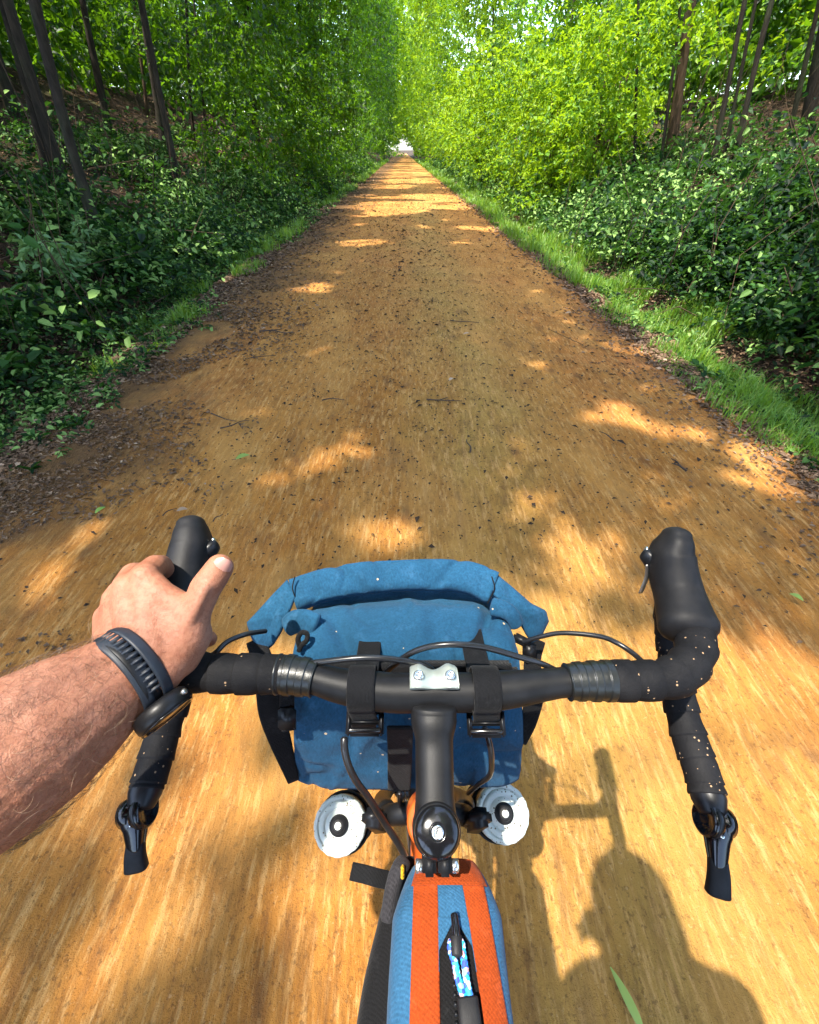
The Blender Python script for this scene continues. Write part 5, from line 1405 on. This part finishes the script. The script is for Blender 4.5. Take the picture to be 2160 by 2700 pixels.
# dark side pocket on the left, felt lining, yellow tab, loose strap end
def pocket():
    C = [((0.004, 0.083, 0.868), .012, .014), ((-0.002, 0.070, 0.872), .0165, .022), ((-0.008, 0.045, 0.866), .019, .026), ((-0.013, 0.010, 0.860), .0235, .030), ((-0.014, -0.03, 0.858), .026, .032), ((-0.012, -0.12, 0.858), .025, .032)]
    P = spline([[*c, a, b] for c, a, b in C], 40)
    return round_tube(P[:, :3], P[:, 3], P[:, 4], seg=26, power=2.8)
obj('side_pocket', pocket(), MAT['dark'], tb)
obj('felt_panel', round_tube(spline([at_h(*Z4(640, 690), .905), at_h(*Z4(610, 760), .900), at_h(*Z4(585, 870), .896), at_h(*Z4(568, 1010), .890)], 20), np.linspace(.0065, .0060, 20), np.linspace(.010, .014, 20), seg=20, power=2.8), MAT['felt'], tb)
obj('yellow_tab', rbox(at_h(*Z4(644, 738), .9150), 0.0013, 0.0045, 0.0010, None, 0.3), MAT['yellow'], tb)
vs_ = [at_h(*Z4(312, 732), .888), at_h(*Z4(400, 752), .890), at_h(*Z4(480, 775), .889), at_h(*Z4(580, 798), .884)]
obj('loose_strap', sweep(spline(vs_, 20), 0.0062, 0.0012, seg=12, up=(0, -0.1, 1), power=5.0), MAT['web'], tb)

# ================================================================== the rider
def ball(c, r, nu=14, nv=9):
    V, F = [], []
    c = np.array(c)
    for i in range(nv):
        p = math.pi * (i + 0.5) / nv
        for k in range(nu):
            t = 2 * math.pi * k / nu
            V.append(c + r * np.array([math.sin(p) * math.cos(t), math.sin(p) * math.sin(t), math.cos(p)]))
    for i in range(nv - 1):
        for k in range(nu):
            a, b = i * nu + k, i * nu + (k + 1) % nu
            F.append((a, a + nu, b + nu, b))
    F.append(tuple(range(nu))); F.append(tuple(reversed([(nv - 1) * nu + k for k in range(nu)])))
    return V, F
def chain(*pr):
    """tapered capsules through (point, radius) pairs"""
    out = []
    for (p, r) in pr: out.append(ball(p, r))
    for (p, r), (q, s) in zip(pr[:-1], pr[1:]):
        out.append(sweep([Vector(p), Vector(p) * 0.5 + Vector(q) * 0.5, Vector(q)], [r, (r + s) / 2, s], seg=16))
    return merge(*out)
def melt(vf, voxel, it=8, fac=0.5):
    """fuses overlapping closed pieces into one smooth skin"""
    me = bpy.data.meshes.new('tmp'); me.from_pydata([tuple(p) for p in vf[0]], [], vf[1]); me.update()
    bm = bmesh.new(); bm.from_mesh(me); bmesh.ops.recalc_face_normals(bm, faces=bm.faces); bm.to_mesh(me); bm.free()
    o = bpy.data.objects.new('tmp', me); COL.objects.link(o)
    r = o.modifiers.new('r', 'REMESH'); r.mode = 'VOXEL'; r.voxel_size = voxel
    s = o.modifiers.new('s', 'SMOOTH'); s.iterations = it; s.factor = fac
    dg = bpy.context.evaluated_depsgraph_get()
    res = bpy.data.meshes.new_from_object(o.evaluated_get(dg))
    bpy.data.objects.remove(o); bpy.data.meshes.remove(me)
    return res

rider = empty('person', (0.0, -0.45, 0.30), 'rider whose bare left arm with a dark watch grips the left brake hood', 'person')

wr = (715, 960)
ad = (-0.817, 0.577); pd = (0.577, 0.817)         # along and across the forearm, in picture directions
def arm_pt(t, w, d):                              # t along the arm, w across, both in picture pixels of the hand close-up
    return Z1(wr[0] + ad[0] * t + pd[0] * w, wr[1] + ad[1] * t + pd[1] * w, d)
pieces = []
# forearm: radius side and ulna side plus a muscle core
st = [(-60, 0.338, 105, .0205), (60, 0.330, 105, .0205), (220, 0.318, 120, .0225), (420, 0.303, 150, .0255), (640, 0.287, 165, .0285), (900, 0.272, 150, .0315), (1250, 0.256, 110, .0345)]
for s in (-1, 1):
    pieces.append(chain(*[(arm_pt(t, s * w * 0.95, d + (0.004 if s > 0 else 0.0)), r) for t, d, w, r in st]))
pieces.append(chain(*[(arm_pt(t, 0, d + 0.001), r * 1.22) for t, d, w, r in st]))
for s in (-1, 1): pieces.append(chain(*[(arm_pt(t, s * w * 0.5, d + 0.0015), r * 1.10) for t, d, w, r in st]))
endp = arm_pt(1250, 0, 0.256)
elbow = endp + (endp - arm_pt(420, 0, 0.303)).normalized() * 0.09
pieces.append(chain((arm_pt(900, 0, 0.273), 0.038), (endp, 0.040), (elbow, 0.040)))
shoulder = Vector((-0.20, -0.22, 1.40))
pieces.append(chain((elbow, 0.040), (elbow * 0.5 + shoulder * 0.5, 0.046), (shoulder, 0.052)))
# wrist to hand
W0 = Z1(690, 930, 0.340); W1 = Z1(880, 960, 0.342)
mcp = {'pinky': (Z1(588, 668, .382), .0120), 'ring': (Z1(632, 575, .370), .0118), 'middle': (Z1(690, 508, .361), .0122), 'index': (Z1(782, 455, .360), .0120)}
root_ = {'pinky': Z1(640, 850, .350), 'ring': Z1(700, 860, .343), 'middle': Z1(770, 870, .340), 'index': Z1(850, 860, .341)}
for k, (p, r) in mcp.items():
    pieces.append(chain((root_[k], .0175), (root_[k] * 0.5 + p * 0.5, .0150), (p, r)))
    pieces.append(chain((arm_pt(40, {'pinky': -90, 'ring': -40, 'middle': 20, 'index': 70}[k], .334), .0200), (root_[k], .0175)))
# tendons and knuckles that stand out on the back of the hand
for k, (p, r) in mcp.items():
    up_ = (CAM - p).normalized()
    pieces.append(chain((root_[k] + up_ * 0.0135, .0042), (root_[k] * 0.5 + p * 0.5 + up_ * 0.0125, .0038), (p + up_ * 0.0088, .0046)))
    pieces.append(chain((p + up_ * 0.0035, .0112), (p + up_ * 0.0042 + Vector((0, 0.003, 0)), .0100)))
up_ = (CAM - Z1(1040, 655, .352)).normalized()
pieces.append(chain((Z1(930, 890, .336) , .0050), (Z1(1010, 740, .340), .0045), (Z1(1060, 620, .3405), .0055), (Z1(1112, 515, .3415), .0050)))
# web of the palm
for a, b in (('pinky', 'ring'), ('ring', 'middle'), ('middle', 'index')):
    pa, pb = mcp[a][0], mcp[b][0]
    for t in (0.15, 0.4, 0.65):
        qa, qb = pa * (1 - t) + root_[a] * t, pb * (1 - t) + root_[b] * t
        pieces.append(chain((qa, .0128), ((qa + qb) / 2, .0132), (qb, .0128)))
# thumb side of the hand
cmc = Z1(915, 895, .346); tm = Z1(1040, 655, .352); tip_ip = Z1(1112, 515, .352); ttip = Z1(1190, 402, .354)
pieces.append(chain((Z1(830, 985, .338), .020), (cmc, .0195), (Z1(1005, 780, .350), .0180), (tm, .0150)))
pieces.append(chain((tm, .0150), (Z1(1082, 590, .3515), .0122), (tip_ip, .0125), (Z1(1155, 455, .353), .0120), (ttip, .0112)))
pieces.append(chain((Z1(960, 880, .352), .0185), (Z1(1025, 770, .354), .0180)))
for t in (0.0, 0.35, 0.7):
    a = mcp['index'][0] * (1 - t) + root_['index'] * t; b = tm * (1 - t) + cmc * t
    mid = (a + b) / 2
    pieces.append(chain((a, .0115), (a * 0.6 + b * 0.4 + Vector((0, -0.004 * (1 - t), 0)), .0120), (b, .0125)))
pieces.append(chain((Z1(860, 560, .362), .0105), (Z1(960, 600, .358), .0110), (tm, .0120)))
pieces.append(chain((Z1(880, 640, .353), .0140), (Z1(960, 720, .350), .0150), (cmc, .0170)))
# fingers: close round the outside of the hood
fing = {'index': [(mcp['index'][0], .0118), (Z1(838, 398, .380), .0105), (Z1(872, 392, .402), .0098), (Z1(900, 430, .430), .0090), (Z1(960, 500, .440), .0080)],
        'middle': [(mcp['middle'][0], .0120), (Z1(722, 440, .392), .0108), (Z1(780, 430, .420), .0100), (Z1(880, 500, .445), .0090), (Z1(985, 570, .445), .0082)],
        'ring': [(mcp['ring'][0], .0116), (Z1(650, 530, .400), .0104), (Z1(720, 540, .428), .0098), (Z1(850, 640, .446), .0090), (Z1(975, 690, .444), .0080)],
        'pinky': [(mcp['pinky'][0], .0112), (Z1(610, 640, .408), .0096), (Z1(700, 670, .430), .0090), (Z1(860, 750, .440), .0085), (Z1(1020, 790, .425), .0082), (Z1(1130, 790, .412), .0080)]}
for k, c in fing.items(): pieces.append(chain(*c))
arm_me = melt(merge(*pieces), 0.0021, 3, 0.5)

# body, mostly outside the picture
hipL, hipR = Vector((-0.09, -0.66, 0.98)), Vector((0.13, -0.66, 0.98))
neck = Vector((0.04, -0.21, 1.46)); head = Vector((0.06, -0.13, 1.60)); shR = Vector((0.25, -0.22, 1.40))
body_p = []
body_p.append(chain((Vector((0.02, -0.66, 1.0)), .13), (Vector((0.02, -0.52, 1.12)), .125), (Vector((0.02, -0.36, 1.26)), .13), (Vector((0.03, -0.25, 1.36)), .115)))
body_p.append(chain((shoulder, .058), (Vector((-0.08, -0.28, 1.38)), .085), (Vector((0.12, -0.28, 1.38)), .085), (shR, .058)))
body_p.append(chain((Vector((0.03, -0.25, 1.40)), .065), (neck, .058), (head - Vector((0, 0.01, 0.05)), .055)))
body_p.append(chain((head, .082), (head + Vector((0, 0.03, 0.02)), .078), (head + Vector((0, 0.02, 0.05)), .078)))
body_p.append(chain((head + Vector((0, 0.055, -0.055)), .040), (head + Vector((0, 0.065, -0.07)), .030)))
body_p.append(chain((head + Vector((0, 0.098, 0.01)), .008), (head + Vector((0, 0.118, -0.022)), .012)))
for sx in (-1, 1): body_p.append(chain((head + Vector((sx * 0.083, -0.01, 0.0)), .014), (head + Vector((sx * 0.086, -0.012, -0.03)), .010)))
elR = Vector((0.35, -0.18, 1.17)); haR = Vector((0.075, -0.075, 1.30))
body_p.append(chain((shR, .052), ((shR + elR) / 2, .046), (elR, .040), (elR * 0.6 + haR * 0.4, .040), (haR, .027)))
body_p.append(chain((haR, .027), (haR + Vector((-0.03, 0.0, 0.03)), .026), (haR + Vector((-0.045, 0.0, 0.055)), .014)))
for i, (dx, dz) in enumerate(((-0.055, 0.075), (-0.062, 0.058), (-0.066, 0.040), (-0.064, 0.024))):
    body_p.append(chain((haR + Vector((-0.02, 0.0, 0.02 + 0.012 * (1.5 - i))), .013), (haR + Vector((dx * 0.75, -0.018, dz * 0.8)), .009), (haR + Vector((dx, -0.030, dz)), .0075)))
body_p.append(chain((haR + Vector((-0.01, 0, 0.01)), .015), (haR + Vector((-0.045, 0.0, -0.012)), .010), (haR + Vector((-0.065, -0.006, -0.012)), .008)))
knL, ftL = Vector((-0.10, -0.30, 0.78)), Vector((-0.115, -0.60, 0.39)); knR, ftR = Vector((0.145, -0.20, 0.66)), Vector((0.155, -0.29, 0.33))
for hp, kn_, ft in ((hipL, knL, ftL), (hipR, knR, ftR)):
    body_p.append(chain((hp, .092), ((hp + kn_) / 2, .075), (kn_, .056), ((kn_ * 0.65 + ft * 0.35), .054), (ft, .036)))
    body_p.append(chain((ft, .036), (ft + Vector((0, 0.05, -0.055)), .032), (ft + Vector((0, 0.13, -0.065)), .026)))
body_me = melt(merge(*body_p), 0.011, 4, 0.5)
# one skin: the detailed arm joins the body inside the sleeve
bm = bmesh.new(); bm.from_mesh(arm_me); bm.from_mesh(body_me)
skin_me = bpy.data.meshes.new('body'); bm.to_mesh(skin_me); bm.free()
add_mesh('body', skin_me, MAT['skin'], rider)
jp = [chain((Vector((0.02, -0.66, 1.02)), .135), (Vector((0.02, -0.52, 1.12)), .135), (Vector((0.02, -0.36, 1.26)), .138), (Vector((0.03, -0.25, 1.36)), .122)),
      chain((shoulder, .066), (Vector((-0.08, -0.28, 1.38)), .092), (Vector((0.12, -0.28, 1.38)), .092), (shR, .066)),
      chain((shoulder, .064), (shoulder * 0.45 + elbow * 0.55, .058)), chain((shR, .064), (shR * 0.45 + elR * 0.55, .058)), chain((Vector((0.03, -0.25, 1.40)), .072), (neck, .064))]
add_mesh('jersey', melt(merge(*jp), 0.014, 4), MAT['jersey'], rider)
sp_ = [chain((Vector((0.02, -0.67, 0.98)), .138), (Vector((0.02, -0.64, 1.02)), .138))] + [chain((hp, .100), (hp * 0.35 + kn_ * 0.65, .078)) for hp, kn_ in ((hipL, knL), (hipR, knR))]
add_mesh('shorts', melt(merge(*sp_), 0.014, 4), MAT['shorts'], rider)
hp_ = [chain((head + Vector((0, -0.03, 0.055)), .096), (head + Vector((0, 0.04, 0.055)), .092)), chain((head + Vector((0, 0.09, 0.045)), .045), (head + Vector((0, 0.115, 0.035)), .028))]
add_mesh('helmet', melt(merge(*hp_), 0.007, 4), MAT['helmet'], rider)
for ft in (ftL, ftR):
    add_mesh('shoe', melt(chain((ft + Vector((0, -0.02, -0.05)), .042), (ft + Vector((0, 0.05, -0.062)), .040), (ft + Vector((0, 0.14, -0.070)), .032)), 0.006, 4), MAT['plastic'], rider)

# thumbnail
nv_ = (CAM - ttip).normalized()
dt = (ttip - tip_ip).normalized(); sn = dt.cross(nv_).normalized(); un = sn.cross(dt)
un = (un + sn * 0.15).normalized(); sn = dt.cross(un).normalized()
V, F = [], []
for i in range(11):
    t = i / 10
    for k in range(9):
        a = (k / 8 - 0.5) * 2
        wn_ = 0.0092 * (1 - 0.12 * abs(2 * t - 1) ** 3) * (0.86 if i in (0, 10) else 1)
        ang = a * 0.82
        edge = 0.0022 * a * a
        V.append(ttip + dt * (-0.0062 + 0.0170 * t + (edge if t < 0.5 else -edge)) + sn * (math.sin(ang) * wn_ * 1.12) + un * (0.0108 - (1 - math.cos(ang)) * 0.0110 - 0.0022 * max(0, t - 0.6)))
for i in range(10):
    for k in range(8):
        a = i * 9 + k; F.append((a, a + 1, a + 10, a + 9))
obj('thumbnail', (V, F), MAT['nail'], rider)

# hair on forearm and back of the hand
co = np.empty(len(arm_me.vertices) * 3, np.float32); arm_me.vertices.foreach_get('co', co); co = co.reshape(-1, 3)
no = np.empty(len(arm_me.vertices) * 3, np.float32); arm_me.vertices.foreach_get('normal', no); no = no.reshape(-1, 3)
rel = co - np.array(CAM)
dep = rel[:, 1] * CP - rel[:, 2] * SP
pxu = 1080 + FPX * rel[:, 0] / dep; pyv = 1350 + FPX * (-(rel[:, 1] * SP) - rel[:, 2] * CP) / dep
zx, zy = pxu / 0.4871, (pyv - 1300) / 0.4871
along = (zx - wr[0]) * ad[0] + (zy - wr[1]) * ad[1]
facing = -(no * (rel / np.linalg.norm(rel, axis=1)[:, None])).sum(1)
armax = np.array((elbow - arm_pt(0, 0, .334)).normalized())
def hairs(idx, ln, r, curl, name, mat):
    parts = []
    for i in idx:
        p = co[i]; nrm = no[i]
        tang = armax * rng.normal(-0.5, 0.7) + rng.normal(0, 0.6, 3)
        tang = tang - nrm * tang.dot(nrm); tang /= np.linalg.norm(tang) + 1e-9
        sd2 = np.cross(nrm, tang)
        L = ln * rng.uniform(0.5, 1.3); c = curl * rng.uniform(-1, 1)
        pts = []
        for t in np.linspace(0, 1, 7):
            a = c * t * 3.0
            pts.append(p + (tang * math.sin(a + 1e-3) / (abs(c) * 3 + 1e-3) * np.sign(c + 1e-9) + sd2 * (1 - math.cos(a)) / (abs(c) * 3 + 1e-3)) * L + nrm * (0.0004 + 0.0035 * math.sin(t * 2.6) * (ln / 0.016)))
        parts.append(sweep(pts, np.linspace(r, r * 0.5, 7), seg=3, caps=False))
    o = obj(name, merge(*parts), MAT[mat], rider); tag(o, kind='stuff')
vis = np.where((facing > -0.25) & (along > 70) & (along < 1150) & (zx > -150))[0]
hairs(rng.choice(vis, 1050), 0.012, 0.00008, 0.7, 'arm_hair', 'hair_dark')
hairs(rng.choice(vis, 55), 0.018, 0.00007, 0.9, 'arm_hair', 'hair_lit')
rim = np.where((np.abs(facing) < 0.25) & (along > 120) & (along < 1150) & (zx > -150))[0]
hairs(rng.choice(rim, 110), 0.013, 0.00009, 0.8, 'arm_hair', 'hair_dark')
hand = np.where((facing > 0.1) & (along < -40) & (zx < 900) & (zy > 560) & (zx > 520))[0]
hairs(rng.choice(hand, 320), 0.008, 0.00006, 0.5, 'arm_hair', 'hair_dark')

# ================================================================== wristwatch
wc = arm_pt(12, 4, 0.3335); wax = Vector((arm_pt(150, 0, .324) - arm_pt(-60, 0, .338))).normalized()
wside = Vector(arm_pt(35, 100, .332) - arm_pt(35, -100, .332)); wside = (wside - wax * wside.dot(wax)).normalized()
wup = wside.cross(wax).normalized()
if wup.dot(CAM - wc) < 0: wup = -wup
watch = empty('wristwatch', wc, 'dark blue-black sports watch with slotted rubber strap on the left wrist', 'watch')
A_, B_ = 0.0345, 0.0258
def ringp(a, off=0.0, ra=0.0): return wc + wside * ((A_ + ra) * math.cos(a)) + wup * ((B_ + ra) * math.sin(a)) + wax * (off - 0.008 * math.sin(a))
for off, hw in ((0.0072, 0.0044), (-0.0072, 0.0044)):
    P = [ringp(t, off) for t in np.linspace(0, 2 * math.pi, 64)]
    obj('strap_edge', sweep(P, hw, 0.0014, seg=10, up=tuple((P[0] - wc).normalized()), caps=False, power=4.0), MAT['watch'], watch)
obj('slot_dark', sweep([ringp(t, 0, -0.0010) for t in np.linspace(0, 2 * math.pi, 64)], 0.0085, 0.0008, seg=10, up=tuple((ringp(0) - wc).normalized()), caps=False, power=4.0), MAT['plastic'], watch)  # black sheet added behind the bars so the slots look shaded
for k in range(42):
    t = 2 * math.pi * k / 42
    if t > math.radians(332) or t < math.radians(44): continue
    p = ringp(t); out = (wside * math.cos(t) / A_ + wup * math.sin(t) / B_).normalized(); tg = wax.cross(out)
    obj('strap_bar', rbox(p + out * 0.0002 - wax * 0.011 * math.sin(t) * 0, 0.0016, 0.0056, 0.0012, (tg, wax, out), 0.3), MAT['watch'], watch)
t0 = math.radians(8)
cp = ringp(t0, 0, 0.004); co_ = (wside * math.cos(t0) * 1.0 + wup * math.sin(t0) * 1.1).normalized()
cs = obj('case', lathe([(0.018, -0.006), (0.0205, -0.004), (0.0212, 0.0), (0.0212, 0.0045), (0.0200, 0.0068), (0.0185, 0.0072), (0.0180, 0.0060), (0.002, 0.0060)], cp, co_, 48), MAT['plastic'], watch)
obj('bezel', lathe([(0.0202, 0.0064), (0.0206, 0.0072), (0.0200, 0.0080), (0.0186, 0.0078), (0.0184, 0.0070)], cp, co_, 48), MAT['gloss'], cs)
obj('crystal', lathe([(0.0184, 0.0064), (0.0180, 0.0072), (0.002, 0.0074)], cp, co_, 40), MAT['gloss'], cs)
for a in (0.6, 2.5, 3.8):
    d_ = (wax * math.cos(a) + co_.cross(wax) * math.sin(a))
    obj('button', lathe([(0.0022, 0.019), (0.0024, 0.0235), (0.0018, 0.0240)], cp + co_ * 0.001, d_, 12), MAT['steel'], cs)
